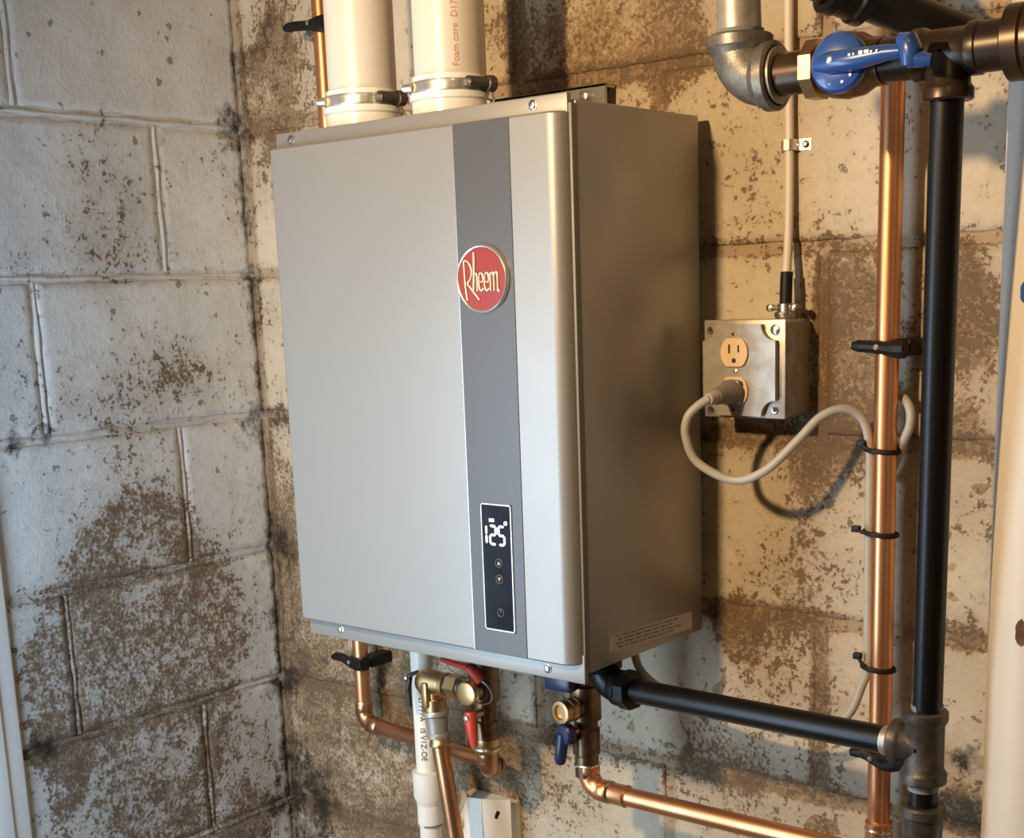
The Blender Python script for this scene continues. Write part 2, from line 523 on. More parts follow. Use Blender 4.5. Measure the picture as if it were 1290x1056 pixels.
def make_block(side, parent, u0, u1, z0, z1, rng, cell):
    nu = max(4, int(round((u1 - u0) / cell)))
    nz = max(4, int(round((z1 - z0) / cell)))
    us = [u0, u0 + 0.003] + [u0 + 0.003 + (u1 - u0 - 0.006) * i / nu for i in range(1, nu)] + [u1 - 0.003, u1]
    zs = [z0, z0 + 0.003] + [z0 + 0.003 + (z1 - z0 - 0.006) * i / nz for i in range(1, nz)] + [z1 - 0.003, z1]
    off = rng.uniform(-0.0015, 0.0015)
    tilt = rng.uniform(-0.004, 0.004)
    A, B = len(us), len(zs)
    org = surf(side, (u0 + u1) / 2, (z0 + z1) / 2, 0)
    vs, fs = [], []
    for j, z in enumerate(zs):
        for i, u in enumerate(us):
            eu, ez = i in (0, A - 1), j in (0, B - 1)
            dep = off + tilt * (u - (u0 + u1) / 2) + 0.0012 * noise.noise((u * 22, z * 22, 3.1)) + 0.0005 * noise.noise((u * 90, z * 90, 7.7))
            uu, zz = u, z
            if i in (0, 1, A - 2, A - 1):
                uu += 0.0022 * noise.noise((z * 45, u * 3, 1.3))
            if j in (0, 1, B - 2, B - 1):
                zz += 0.0022 * noise.noise((u * 45, z * 3, 9.3))
            if eu or ez:
                dep += 0.0026
            vs.append(surf(side, uu, zz, dep) - org)
    for j in range(B - 1):
        for i in range(A - 1):
            fs.append((j * A + i, j * A + i + 1, (j + 1) * A + i + 1, (j + 1) * A + i))
    # skirt and back
    ringi = [i for i in range(A)] + [j * A + A - 1 for j in range(1, B)] + [(B - 1) * A + i for i in range(A - 2, -1, -1)] + [j * A for j in range(B - 2, 0, -1)]
    base = len(vs)
    for k in ringi:
        p = vs[k].copy()
        if side == 'left':
            p.x = -0.03
        else:
            p.y = 0.03
        vs.append(p)
    n = len(ringi)
    for k in range(n):
        fs.append((ringi[k], base + k, base + (k + 1) % n, ringi[(k + 1) % n]))
    fs.append(tuple(base + k for k in range(n)))
    me = bpy.data.meshes.new('concrete_block')
    me.from_pydata([tuple(p) for p in vs], [], fs)
    bm = bmesh.new()
    bm.from_mesh(me)
    bmesh.ops.recalc_face_normals(bm, faces=bm.faces[:])
    bm.to_mesh(me)
    bm.free()
    hw = 0.012

    def edge(u, z):
        dd = min(u - u0, u1 - u, z - z0, z1 - z)
        return (0.50 if side == 'back' else 0.22) * max(0.0, 1 - max(dd, 0) / hw)
    add_attrs(me, side, org, rng.uniform(-0.05, 0.06), edge)
    me.materials.append(M['block_l' if side == 'left' else 'block_b'])
    me.shade_smooth()
    ob = bpy.data.objects.new('concrete_block', me)
    COL.objects.link(ob)
    ob.parent = parent
    ob.location = org
    return ob


ROOM_X, ROOM_Y, ROOM_Z = 2.9, -1.72, 2.372


def wall_slab(name, side, length, rec, mat):
    """the mortar bed: a finely wavy slab a little behind the block faces"""
    du = 0.012
    n1 = int(min(length, 1.9) / du)
    us = [i * du for i in range(n1 + 1)]
    us[0] = -0.02
    if length > us[-1]:
        us.append(length)
    if side == 'left':
        us = [-u for u in us]
    zs = [0.0] + [0.5 + 0.012 * i for i in range(126)] + [2.08, ROOM_Z]
    vs, fs = [], []
    A, B = len(us), len(zs)
    for z in zs:
        for u in us:
            vs.append(surf(side, u, z, rec + 0.0016 * noise.noise((u * 40, z * 40, 0.7)) + 0.0008 * noise.noise((u * 110, z * 110, 5))))
    for j in range(B - 1):
        for i in range(A - 1):
            fs.append((j * A + i, j * A + i + 1, (j + 1) * A + i + 1, (j + 1) * A + i))
    o = len(vs)
    vs += [surf(side, u, z, 0.10) for z in (0, ROOM_Z) for u in (us[0], us[-1])]
    fs += [(o, o + 2, o + 3, o + 1)]
    mb = MB().add(vs, fs)
    ob = mb.build(name, mat, angle=180)
    add_attrs(ob.data, side, V((0, 0, 0)), 0.30 if side == 'back' else 0.05)
    return struct(ob)


def build_walls():
    rng = random.Random(7)
    wl = wall_slab('wall_left', 'left', -ROOM_Y, 0.0018, 'mortar_l')
    wb = wall_slab('wall_back', 'back', ROOM_X, 0.0022, 'mortar_b')
    J = 0.0055
    for c in range(-3, 9):
        z1 = Z0 - c * MOD_Z - J
        z0 = max(Z0 - (c + 1) * MOD_Z + J, 0.004)
        if c == -3:
            z1 = ROOM_Z - 0.004
        odd = c % 2 == 0            # course with a half block in the corner
        vis = -2 <= c <= 5
        cell = 0.0085 if vis else 0.06
        # left wall, running toward the door casing
        e = -0.1535 if odd else -0.3590
        prev = -0.004
        while prev > -0.62:
            make_block('left', wl, e + J * 0.8, prev - (J * 0.8 if prev < -0.01 else 0), z0, z1, rng, cell)
            prev, e = e, e - MOD_L
        # back wall
        e = 0.309 if odd else 0.513
        prev = 0.005
        while prev < 1.72:
            make_block('back', wb, prev + (J if prev > 0.01 else 0), e - J, z0, z1, rng, cell)
            prev, e = e, e + MOD_L
    # raised paint-covered mortar beads on the left wall joints
    for c in range(-1, 6):
        z = Z0 - c * MOD_Z
        for k in range(4):
            a, b_ = -0.012 - k * 0.15, -0.012 - (k + 1) * 0.15
            pts, rs = [], []
            for i in range(17):
                u = a + (b_ - a) * i / 16
                pts.append((-0.0030, u, z + 0.0022 * noise.noise((u * 25, z, 4.4))))
                rs.append(0.0036 + 0.0030 * noise.noise((u * 21, z * 9, 2.2)))
            ob = MB().tube(pts, rs, 8).build('mortar_bead', 'mortar_l', wl)
            add_attrs(ob.data, 'left', V((0, 0, 0)), 0.05)
    for c in range(-1, 5):
        odd = c % 2 == 0
        zt, zb = Z0 - c * MOD_Z - 0.006, Z0 - (c + 1) * MOD_Z + 0.006
        for u in ((-0.1535,) if odd else (-0.359,)):
            pts, rs = [], []
            for i in range(21):
                z = zt + (zb - zt) * i / 20
                pts.append((-0.0030, u + 0.0016 * noise.noise((z * 25, u, 8.8)), z))
                rs.append(0.0038 + 0.0028 * noise.noise((z * 19, u * 9, 6.2)))
            ob = MB().tube(pts, rs, 8).build('mortar_bead', 'mortar_l', wl)
            add_attrs(ob.data, 'left', V((0, 0, 0)), 0.02)
    # the rest of the room shell
    struct(MB().box(-0.1, 0.0, 0.012, 0.1, 0, ROOM_Z).build('wall_corner', 'mortar_b'))
    struct(MB().box(0, ROOM_X, ROOM_Y, 0, -0.1, 0).build('floor', 'floor'))
    struct(MB().box(0, ROOM_X, ROOM_Y, 0, ROOM_Z, ROOM_Z + 0.1).build('ceiling', 'plain'))
    struct(MB().box(ROOM_X, ROOM_X + 0.1, ROOM_Y, 0, 0, ROOM_Z).build('wall_right', 'plain'))
    struct(MB().box(0.60, ROOM_X, ROOM_Y - 0.1, ROOM_Y, 0, ROOM_Z).build('wall_front', 'plain'))
    # unseen stub wall added to bring the window's daylight close to the left wall
    f = MB()
    wx0, wx1, wz0, wz1 = 0.08, 0.52, 0.72, 1.68
    y0, y1 = -1.17, -1.07
    f.box(0, wx0, y0, y1, 0, ROOM_Z).box(wx1, 0.60, y0, y1, 0, ROOM_Z)
    f.box(wx0, wx1, y0, y1, 0, wz0).box(wx0, wx1, y0, y1, wz1, ROOM_Z)
    f.box(0.55, 0.60, ROOM_Y, y0, 0, ROOM_Z)
    struct(f.build('wall_added_stub', 'plain'))
    wf = MB()
    t = 0.035
    wf.box(wx0, wx1, y0 + .02, y0 + .07, wz0, wz0 + t).box(wx0, wx1, y0 + .02, y0 + .07, wz1 - t, wz1)
    wf.box(wx0, wx0 + t, y0 + .02, y0 + .07, wz0 + t, wz1 - t).box(wx1 - t, wx1, y0 + .02, y0 + .07, wz0 + t, wz1 - t)
    wo = struct(wf.build('window_1', 'trim'))
    MB().box(wx0 + t, wx1 - t, y0 + .04, y0 + .046, wz0 + t, wz1 - t).build('pane', 'glass', wo)
    # door casing on the left wall
    tr = MB().rbox(0.0005, 0.010, -0.56, -0.449, 0.0, 2.06, 0.004)
    tr.rbox(0.008, 0.014, -0.545, -0.475, 0.0, 2.06, 0.0025)
    struct(tr.build('trim_1', 'trim'))


build_walls()


# ------------------------------------------------------------------ water heater
HX0, HX1, HZ0, HZ1 = 0.360, 0.779, 1.130, 1.702
HT = thing('tankless_water_heater', (0.57, -0.14, HZ0), 'silver wall-hung tankless water heater with grey stripe and lit display', 'water heater')


def seven_seg(mb, ox, oz, w, h, digit, y, t):
    segs = {'1': 'ef', '2': 'abged', '5': 'afgcd'}[digit]
    hh = h / 2
    g = t * 0.10
    def hseg(z):
        mb.prism([(ox + g, z), (ox + g + t / 2, z + t / 2), (ox + w - g - t / 2, z + t / 2), (ox + w - g, z), (ox + w - g - t / 2, z - t / 2), (ox + g + t / 2, z - t / 2)], 'y', y, y - 0.0003)
    def vseg(x, z0, z1):
        mb.prism([(x, z0 + g), (x + t / 2, z0 + g + t / 2), (x + t / 2, z1 - g - t / 2), (x, z1 - g), (x - t / 2, z1 - g - t / 2), (x - t / 2, z0 + g + t / 2)], 'y', y, y - 0.0003)
    for s in segs:
        if s == 'a': hseg(oz + h)
        if s == 'g': hseg(oz + hh)
        if s == 'd': hseg(oz)
        if s == 'f': vseg(ox, oz + hh, oz + h)
        if s == 'e': vseg(ox, oz, oz + hh)
        if s == 'b': vseg(ox + w, oz + hh, oz + h)
        if s == 'c': vseg(ox + w, oz, oz + hh)


def build_heater():
    # sheet metal body
    MB().rbox(HX0, HX1, -0.2400, -0.020, HZ0, HZ1, 0.0025).build('body', 'silver_side', HT)
    # front edge strip of the body between the door and the side panel
    MB().rbox(HX1 - 0.012, HX1 + 0.0012, -0.2490, -0.2395, HZ0 + 0.004, HZ1 - 0.004, 0.001).build('side_seam', 'seam_metal', HT)
    MB().box(HX0 + 0.004, HX1 - 0.0035, -0.2440, -0.2395, HZ0 + 0.006, HZ1 - 0.006).build('gasket', 'seam', HT)
    # top and bottom flanges with screws
    fl = MB().rbox(0.3570, 0.7765, -0.2505, -0.2435, 1.682, 1.7075, 0.0012).build('flange', 'silver', HT)
    fl2 = MB().rbox(0.3580, 0.7800, -0.2505, -0.2435, 1.1205, 1.152, 0.0012).build('flange', 'silver', HT)
    for p, x, z in ((fl, 0.383, 1.699), (fl, 0.735, 1.6995), (fl2, 0.413, 1.1325), (fl2, 0.731, 1.1310)):
        s = MB().lathe([(0, 0.0052), (0.0010, 0.0052), (0.0013, 0.0042), (0.0030, 0.0036), (0.0036, 0.002)], (x, -0.2503, z), (0, -1, 0), 18)
        s.build('screw', 'screw', p)
    # door: rounded vertical edges
    r, n = 0.017, 8
    x0, x1, yb, yf = 0.3575, 0.7775, -0.2455, -0.2640
    def outline(ins):
        poly = [(x0 + ins, yb)]
        for i in range(n + 1):
            a = math.pi / 2 * i / n
            poly.append((x0 + ins + 0.006 - 0.006 * math.cos(a), yf + ins + 0.006 - 0.006 * math.sin(a)))
        for i in range(n + 1):
            a = math.pi / 2 * i / n
            poly.append((x1 - ins - r + r * math.sin(a), yf + ins + r - r * math.cos(a)))
        poly.append((x1 - ins, yb))
        return poly
    A, B_ = outline(0.0), outline(0.002)
    k = len(A)
    zs = [(1.1415, B_), (1.1435, A), (1.6885, A), (1.6905, B_)]
    vs, fs = [], []
    for z, pl in zs:
        vs += [(p[0], p[1], z) for p in pl]
    for j in range(3):
        for i in range(k):
            fs.append((j * k + i, j * k + (i + 1) % k, (j + 1) * k + (i + 1) % k, (j + 1) * k + i))
    fs += [tuple(range(k)), tuple(range(4 * k - 1, 3 * k - 1, -1))]
    door = MB().add(vs, fs).build('door', 'silver', HT, angle=25)
    # dark stripe on the door, with a thin bright edge
    MB().box(0.6400, 0.6412, -0.2646, -0.2630, 1.1425, 1.6895).build('stripe_edge', 'chrome', door)
    st = MB().rbox(0.6410, 0.7150, -0.2648, -0.2630, 1.1425, 1.6897, 0.0004, 1).build('stripe', 'stripe', door)
    # round badge
    bx, bz, br = 0.6755, 1.5365, 0.0345
    badge = MB().lathe([(0, br), (0.0028, br), (0.0046, br - 0.0010), (0.0050, br - 0.0018), (0.0046, br - 0.0028), (0.0036, br - 0.0030), (0.0036, 0)], (bx, -0.2646, bz), (0, -1, 0), 56)
    badge = badge.build('badge', 'chrome', HT)
    badge['label'] = 'round red badge with raised silver lettering'
    MB().lathe([(0, br - 0.0030), (0.0007, br - 0.0032), (0.0007, 0)], (bx, -0.2681, bz), (0, -1, 0), 56).build('badge_face', 'red_enamel', badge)
    S = [[(225, 745), (210, 600), (202, 372)], [(198, 385), (222, 366), (258, 405), (276, 470), (262, 540), (228, 582)],
         [(230, 585), (285, 660), (345, 742)], [(306, 295), (302, 450), (290, 660)], [(292, 530), (306, 492), (324, 500), (328, 560), (326, 660)],
         [(347, 572), (384, 566), (384, 512), (366, 488), (348, 520), (346, 610), (362, 655), (390, 632)],
         [(402, 572), (440, 566), (440, 512), (422, 486), (404, 520), (401, 610), (417, 655), (446, 632)],
         [(458, 660), (458, 490)], [(458, 530), (474, 488), (490, 510), (492, 660)], [(492, 530), (508, 486), (526, 510), (528, 655), (548, 650)]]
    lt = MB()
    for s in S:
        pts = [(bx + (a - 366) / 252 * br, -0.2692, bz - (c - 545) / 325 * br) for a, c in s]
        if len(pts) > 2:
            pts = catmull(pts, 5)
        lt.tube(pts, 0.00125 if len(s) > 4 or s[0][1] > 480 else 0.0017, 8)
    lt.build('badge_lettering', 'badge_metal', badge)
    # control panel
    px0, px1, pz0, pz1 = 0.6585, 0.7010, 1.1680, 1.3060
    cp = MB()
    e = 0.0020
    yq = -0.2662
    cp.rbox(px0, px1, yq, -0.2640, pz0, pz0 + e, 0.0004, 1).rbox(px0, px1, yq, -0.2640, pz1 - e, pz1, 0.0004, 1)
    cp.rbox(px0, px0 + e, yq, -0.2640, pz0, pz1, 0.0004, 1).rbox(px1 - e, px1, yq, -0.2640, pz0, pz1, 0.0004, 1)
    panel = cp.build('control_panel', 'chrome', HT)
    MB().box(px0 + e, px1 - e, -0.2655, -0.2642, pz0 + e, pz1 - e).build('screen', 'screen', panel)
    w, h = px1 - px0, pz1 - pz0
    yy = -0.26555
    dg = MB()
    zd = pz1 - 0.315 * h
    seven_seg(dg, px0 + 0.165 * w, zd, 0.009, 0.0195, '1', yy, 0.0025)
    seven_seg(dg, px0 + 0.285 * w, zd, 0.0078, 0.0195, '2', yy, 0.0025)
    seven_seg(dg, px0 + 0.565 * w, zd, 0.0078, 0.0195, '5', yy, 0.0025)
    dg.rbox(px0 + 0.27 * w, px0 + 0.43 * w, yy - 0.0003, yy, pz1 - 0.143 * h, pz1 - 0.118 * h, 0.0001, 1)
    def ring(mb, cx, cz, r, t):
        pts = [(cx + r * math.cos(i * math.pi / 12), yy - 0.0001, cz + r * math.sin(i * math.pi / 12)) for i in range(25)]
        mb.tube(pts, t, 6)
    ring(dg, px0 + 0.80 * w, pz1 - 0.145 * h, 0.0017, 0.0006)
    dg.build('digits', 'digit', panel)
    cx = px0 + 0.53 * w
    for v, sg in ((0.46, 1), (0.587, -1)):
        cz = pz1 - v * h
        ic = MB()
        ring(ic, cx, cz, 0.0045, 0.0003)
        ic.build('button_ring', 'plug', panel)
        MB().prism([(cx - 0.0022, cz - 0.0018 * sg), (cx + 0.0022, cz - 0.0018 * sg), (cx, cz + 0.0022 * sg)], 'y', yy, yy - 0.0002).build('arrow', 'cord', panel)
    cz = pz1 - 0.85 * h
    ic = MB()
    ring(ic, cx, cz, 0.0042, 0.0003)
    ic.build('power_icon', 'plug', panel)
    MB().box(cx - 0.0004, cx + 0.0004, yy - 0.0002, yy, cz, cz + 0.003).build('power_mark', 'plug', panel)
    # warning label on the side panel
    lab = MB().prism([(-0.2060, 1.1450), (-0.0440, 1.1370), (-0.0440, 1.1570), (-0.2060, 1.1640)], 'x', HX1 - 0.0002, HX1 + 0.0003).build('warning_label', 'label', HT)
    li = MB()
    rng = random.Random(3)
    for row in range(4):
        y = -0.194 + 0.004 * (row % 2)
        end = (-0.082, -0.086, -0.076, -0.080)[row]
        while y < end:
            ln = rng.uniform(0.006, 0.018)
            def zz(yv):
                t = (yv + 0.206) / 0.162
                return 1.1622 - 0.0070 * t - 0.0042 * (row + 0.35)
            li.prism([(y, zz(y) - 0.0009), (y + ln, zz(y + ln) - 0.0009), (y + ln, zz(y + ln) + 0.0009), (y, zz(y) + 0.0009)], 'x', HX1 + 0.0002, HX1 + 0.0006)
            y += ln + 0.003
    li.build('label_print', 'label_ink', lab)
    # wall brackets with bolts
    br_ = MB().rbox(0.49, 0.656, -0.0200, -0.0170, 1.690, 1.750, 0.001, 1)
    br_.rbox(0.49, 0.656, -0.0200, -0.0010, 1.746, 1.750, 0.001, 1)
    brk = br_.build('mounting_bracket', 'steel', HT)
    MB().lathe([(0, 0.009), (0.002, 0.009), (0.002, 0.006), (0.009, 0.006), (0.010, 0.004)], (0.630, -0.0200, 1.738), (0, -1, 0), 12).build('bolt', 'screw', brk)
    MB().rbox(0.49, 0.652, -0.0200, -0.0010, 1.095, 1.135, 0.001, 1).build('mounting_bracket', 'steel', HT)
    # vent collars on the lid
    for x in (0.435, 0.570):
        c = MB().lathe([(0, 0.047), (0.004, 0.047), (0.006, 0.043), (0.022, 0.043), (0.024, 0.0455), (0.030, 0.0455), (0.032, 0.042), (0.048, 0.042), (0.048, 0.0392), (0.031, 0.0392)], (x, -0.185, HZ1 - 0.0005), (0, 0, 1), 40)
        c.build('vent_collar', 'collar', HT)
    # connection stubs under the casing
    for x, y, r in ((0.515, -0.11, 0.013), (0.688, -0.13, 0.013), (0.728, -0.145, 0.013), (0.387, -0.088, 0.0)):
        if r:
            MB().lathe([(0, r), (0.018, r)], (x, y, HZ0 + 0.001), (0, 0, -1), 20).build('stub', 'brass', HT)


build_heater()


# ------------------------------------------------------------------ vent pipes
def cyl_text(mb, body, size, cx, cy, r, ang, z0, up=True):
    """lettering wrapped on a vertical pipe, reading along its axis"""
    vs, fs = text_mesh(body, size, 0.0001)
    out = []
    for p in vs:
        a = ang - (p.y - size * 0.35) / r
        rr = r + 0.0001 + p.z
        z = z0 + p.x if up else z0 - p.x
        if not up:
            a = ang + (p.y - size * 0.35) / r
        out.append((cx + rr * math.cos(a), cy + rr * math.sin(a), z))
    mb.add(out, fs)


CAM_XY = V((1.609, -1.339, 0))


def vent_pipe(x, label, text):
    y, r = -0.185, 0.0388
    t = thing('vent_pipe', (x, y, HZ1 + 0.03), label, 'pipe', 'white vent pipes on the heater')
    MB().lathe([(0, r - 0.002), (0.002, r), (ROOM_Z - HZ1 - 0.035, r)], (x, y, HZ1 + 0.032), (0, 0, 1), 48).build('pipe', 'pvc', t)
    if text:
        tm = MB()
        a = math.atan2(CAM_XY.y - y, CAM_XY.x - x) + 0.16
        cyl_text(tm, text, 0.0098, x, y, r, a, HZ1 + 0.054)
        tm.build('printed_text', 'ink_orange', t)
    zc = HZ1 + 0.030
    R = 0.0438
    cl = MB().lathe([(0, R - .001), (0, R), (0.003, R + .0008), (0.006, R), (0.009, R + .0008), (0.012, R), (0.012, R - .001)], (x, y, zc), (0, 0, 1), 44)
    clamp = cl.build('hose_clamp', 'chrome', t)
    a = math.atan2(CAM_XY.y - y, CAM_XY.x - x) + 0.62
    n = V((math.cos(a), math.sin(a), 0))
    tv = V((-n.y, n.x, 0))
    p = V((x, y, zc + 0.007)) + n * (R + 0.003)
    s = MB().lathe([(-0.014, 0.004), (-0.012, 0.0066), (0.012, 0.0066), (0.013, 0.0085), (0.022, 0.0085), (0.024, 0.006)], p, tv, 10)
    s.build('clamp_screw', 'malleable_dk', clamp)
    # free end of the band
    q = V((x, y, zc + 0.006)) + V((math.cos(a - 1.75), math.sin(a - 1.75), 0)) * (R + 0.001)
    MB().tube([q, q + V((-0.010, -0.003, 0.0))], [0.006, 0.005], 8, flat=0.9).build('band_end', 'chrome', clamp)


vent_pipe(0.435, 'plain white PVC vent pipe beside the thin copper pipe, on the heater lid', None)
vent_pipe(0.570, 'white PVC vent pipe with orange printing, on the heater lid', 'Foam core  D1785-2')


# ------------------------------------------------------------------ pipe clamps
def pipe_clamp(x, y, z, r, x_left, label, wob=0.0):
    t = thing('pipe_clamp', (x, 0.0, z), label, 'clamp', 'black pipe clamps on the copper pipes')
    # ring round the pipe
    pts = [(x + (r + 0.0022) * math.cos(i * math.pi / 14), y + (r + 0.0022) * math.sin(i * math.pi / 14), z) for i in range(29)]
    MB().tube(pts, 0.0050, 10, flat=1.25).build('ring', 'plastic_black', t)
    # tail bar across the front
    yf = y - r - 0.002
    b = MB()
    n = 9
    vs = []
    for i in range(n):
        s = i / (n - 1)
        xx = x_left + (x + r + 0.014 - x_left) * s
        zz = z + 0.002 + wob * math.sin(s * 7) - 0.003 * s
        vs.append((xx, yf - 0.0015, zz))
    b.tube(vs, [0.0042] + [0.0062] * (n - 5) + [0.0070, 0.0085, 0.010, 0.0095], 10)
    b.build('strap', 'plastic_black', t)
    # stand-off reaching the wall
    MB().rbox(x + r * 0.2, x + r + 0.013, y, -0.0002, z - 0.009, z + 0.008, 0.003).build('standoff', 'plastic_black', t)
    MB().lathe([(0, 0.003), (0.0015, 0.0028), (0.002, 0.001)], (x - r * 0.2, yf - 0.0072, z + 0.001), (0, -1, 0), 10).build('rivet', 'plug', t)


# ------------------------------------------------------------------ copper line on the left with elbow
def build_left_line():
    t = thing('copper_pipe', (0.2195, -0.042, 0.94), 'thin copper pipe by the wall corner, bending under the heater to the red valve', 'pipe')
    r = 0.0108
    a, c, k, e = V((0.2185, -0.042, ROOM_Z - 0.003)), V((0.2215, -0.042, 0.9240)), V((0.4830, -0.054, 0.9180)), V((0.5150, -0.110, 0.9330))
    dn = (c - a).normalized()
    dr = (k - c).normalized()
    de = (e - k).normalized()
    MB().tube([a, c - dn * 0.024], r, 20).build('riser', 'copper', t)
    MB().tube([c + dr * 0.024, k - dr * 0.016], r, 20).build('horizontal_run', 'copper_old', t)
    ring_p = [(0, r * 1.14), (0.0018, r * 1.2), (0.0034, r * 1.1)]
    el = elbow(MB(), c, dn, dr, 0.030, r * 1.10, r * 1.18, 0.012, 20).build('elbow', 'copper_old', t)
    MB().lathe(ring_p, c - dn * 0.0325, dn, 20).build('solder_joint', 'solder', el)
    MB().lathe(ring_p, c + dr * 0.0325, -dr, 20).build('solder_joint', 'solder', el)
    el3 = elbow(MB(), k, dr, de, 0.024, r * 1.12, r * 1.22, 0.010, 20).build('elbow', 'copper_old', t)
    MB().lathe(ring_p, k - dr * 0.026, dr, 20).build('solder_joint', 'solder', el3)
    MB().tube([k + de * 0.02, e - de * 0.018], r, 20).build('stub', 'copper_old', t)
    elbow(MB(), e, de, (0, 0, 1), 0.026, r * 1.16, r * 1.24, 0.011, 20).build('elbow', 'copper_old', t)


build_left_line()
pipe_clamp(0.2190, -0.042, 1.868, 0.0108, 0.166, 'black plastic clamp holding the thin copper pipe beside the white vent pipes', 0.0008)
pipe_clamp(0.2205, -0.042, 1.017, 0.0108, 0.180, 'black plastic clamp on the thin copper pipe just under the heater corner', 0.003)


# ------------------------------------------------------------------ hot service valve
def build_hot_valve():
    x, y = 0.515, -0.110
    t = thing('service_valve', (x, y, 0.955), 'brass service valve with two red levers under the heater', 'valve', 'service valves under the heater')
    prof = [(0, 0.015), (0.004, 0.019), (0.020, 0.019), (0.022, 0.0145), (0.034, 0.0145), (0.036, 0.0185), (0.062, 0.0195), (0.088, 0.0185),
            (0.090, 0.0140), (0.112, 0.0140), (0.114, 0.0165), (0.148, 0.0165), (0.150, 0.0130)]
    # from the heater downward
    MB().lathe(prof, (x, y, 1.1120), (0, 0, -1), 24).build('body', 'bronze', t)
    MB().lathe([(0, 0.0165), (0.012, 0.0168), (0.016, 0.0145), (0.020, 0.0135)], (x, y, 0.975), (0, 0, -1), 24).build('collar', 'brass', t)
    MB().lathe([(0, 0.0182), (0.0018, 0.0190), (0.0036, 0.0182)], (x, y, 0.9640), (0, 0, -1), 24).build('solder_ring', 'solder', t)
    # drain port and its round cap, facing out of the wall
    dn = V((0.02, -1, 0.02)).normalized()
    MB().lathe([(0, 0.011), (0.026, 0.011)], (x, y, 1.0400), dn, 18).build('drain_port', 'brass', t)
    cap = MB().lathe([(0, 0.0135), (0.003, 0.0155), (0.010, 0.0155), (0.0125, 0.0145), (0.0135, 0.012), (0.0138, 0.0)], V((x, y, 1.0400)) + dn * 0.024, dn, 32)
    cap = cap.build('drain_cap', 'brass', t)
    pts = []
    for i in range(17):
        a = -2.2 + 4.0 * i / 16
        pts.append((x + 0.010 + 0.021 * math.cos(a), y - 0.022 - 0.004 * math.sin(a), 1.042 + 0.017 * math.sin(a)))
    MB().tube(pts, 0.0011, 8).build('cap_tether', 'steel', t)
    # hanging red lever
    lv = MB()
    pts = [(0.5180, -0.1420, 1.0170), (0.5190, -0.1430, 1.0080), (0.5215, -0.1435, 0.9900), (0.5235, -0.1430, 0.9740)]
    lv.tube(pts, [0.0072, 0.0086, 0.0070, 0.0048], 14, flat=0.9)
    lever = lv.build('lever', 'red_lever', t)
    lever['label'] = 'red vinyl-coated lever hanging down'
    MB().lathe([(0, 0.006), (0.034, 0.006)], (0.517, -0.1080, 1.0110), (0.02, -1, 0), 14).build('stem', 'brass', t)
    MB().lathe([(0, 0.0042), (0.002, 0.004), (0.0026, 0.002)], (0.5183, -0.1498, 1.0110), (0, -1, 0), 6).build('nut', 'steel', lever)
    # upper red lever, lying sideways close under the casing
    lv = MB().tube([(0.468, -0.136, 1.0760), (0.490, -0.138, 1.0745), (0.513, -0.136, 1.0720)], [0.0040, 0.0052, 0.0060], 12, flat=0.7)
    lv.tube([(0.513, -0.136, 1.0720), (0.524, -0.134, 1.0640), (0.530, -0.132, 1.0560)], [0.0060, 0.0085, 0.0080], 12, flat=0.8)
    lv.build('lever', 'red_lever', t)
    MB().lathe([(0, 0.005), (0.026, 0.005)], (0.519, -0.1080, 1.0660), (0.1, -1, 0), 12).build('stem', 'brass', t)

    # pressure relief valve branching to the left
    rv = thing('relief_valve', (0.427, y, 0.985), 'brass pressure relief valve with small grey lever beside the red service valve', 'valve')
    z = 1.0330
    MB().lathe([(0, 0.0105), (0.022, 0.0105), (0.024, 0.012), (0.026, 0.012)], (0.5000, y, z), (-1, 0, 0), 20).build('nipple', 'steel', rv)
    MB().lathe([(0, 0.0125), (0.001, 0.0160), (0.019, 0.0160), (0.020, 0.0125)], (0.4750, y, z + 0.001), (-1, 0, 0), 6).build('hex_nut', 'brass', rv)
    bd = MB().lathe([(0, 0.0145), (0.002, 0.0165), (0.007, 0.0165), (0.009, 0.0150), (0.030, 0.0175), (0.036, 0.0185), (0.040, 0.0180), (0.047, 0.0150), (0.049, 0.010)], (0.4550, y, z), (-1, 0, 0), 28)
    bd.lathe([(0, 0.0125), (0.020, 0.0125), (0.021, 0.0155), (0.036, 0.0155), (0.037, 0.0135)], (0.4280, y, z), (0, 0, -1), 24)
    bd.build('body', 'brass', rv)
    MB().rbox(0.4235, 0.4325, y - 0.0205, y - 0.010, z - 0.030, z + 0.004, 0.002).build('rib', 'brass', rv)
    lv = MB().tube([(0.4050, y - 0.004, z + 0.012), (0.3960, y - 0.010, z + 0.008), (0.3930, y - 0.012, z - 0.012), (0.3950, y - 0.012, z - 0.034)], [0.004, 0.0062, 0.0062, 0.0050], 12, flat=0.6)
    lv.build('lever', 'malleable_dk', rv)
    MB().lathe([(0, 0.0035), (0.003, 0.003), (0.004, 0.001)], (0.395, y - 0.0160, z + 0.005), (0, -1, 0), 10).build('pin', 'steel', rv)
    # adaptor under the outlet
    MB().lathe([(0, 0.0165), (0.003, 0.0178), (0.006, 0.0178), (0.008, 0.0150), (0.030, 0.0135), (0.032, 0.0150), (0.036, 0.0150), (0.038, 0.012)], (0.4282, y, z - 0.0365), (0.07, 0, -1), 24).build('adaptor', 'galv', rv)
    dp = thing('discharge_pipe', (0.431, y, 0.0), 'slanting copper discharge pipe dropping from the relief valve', 'pipe')
    top, bot = V((0.4315, y, 0.9650)), V((0.4790, y - 0.006, 0.700))
    MB().tube([top, bot], 0.0112, 20).build('pipe', 'copper_old', dp)
    ax = (bot - top).normalized()
    MB().lathe([(0, 0.0124), (0.014, 0.0126), (0.016, 0.0138), (0.019, 0.0138), (0.021, 0.0115)], top - ax * 0.004, ax, 22).build('socket', 'brass', dp)


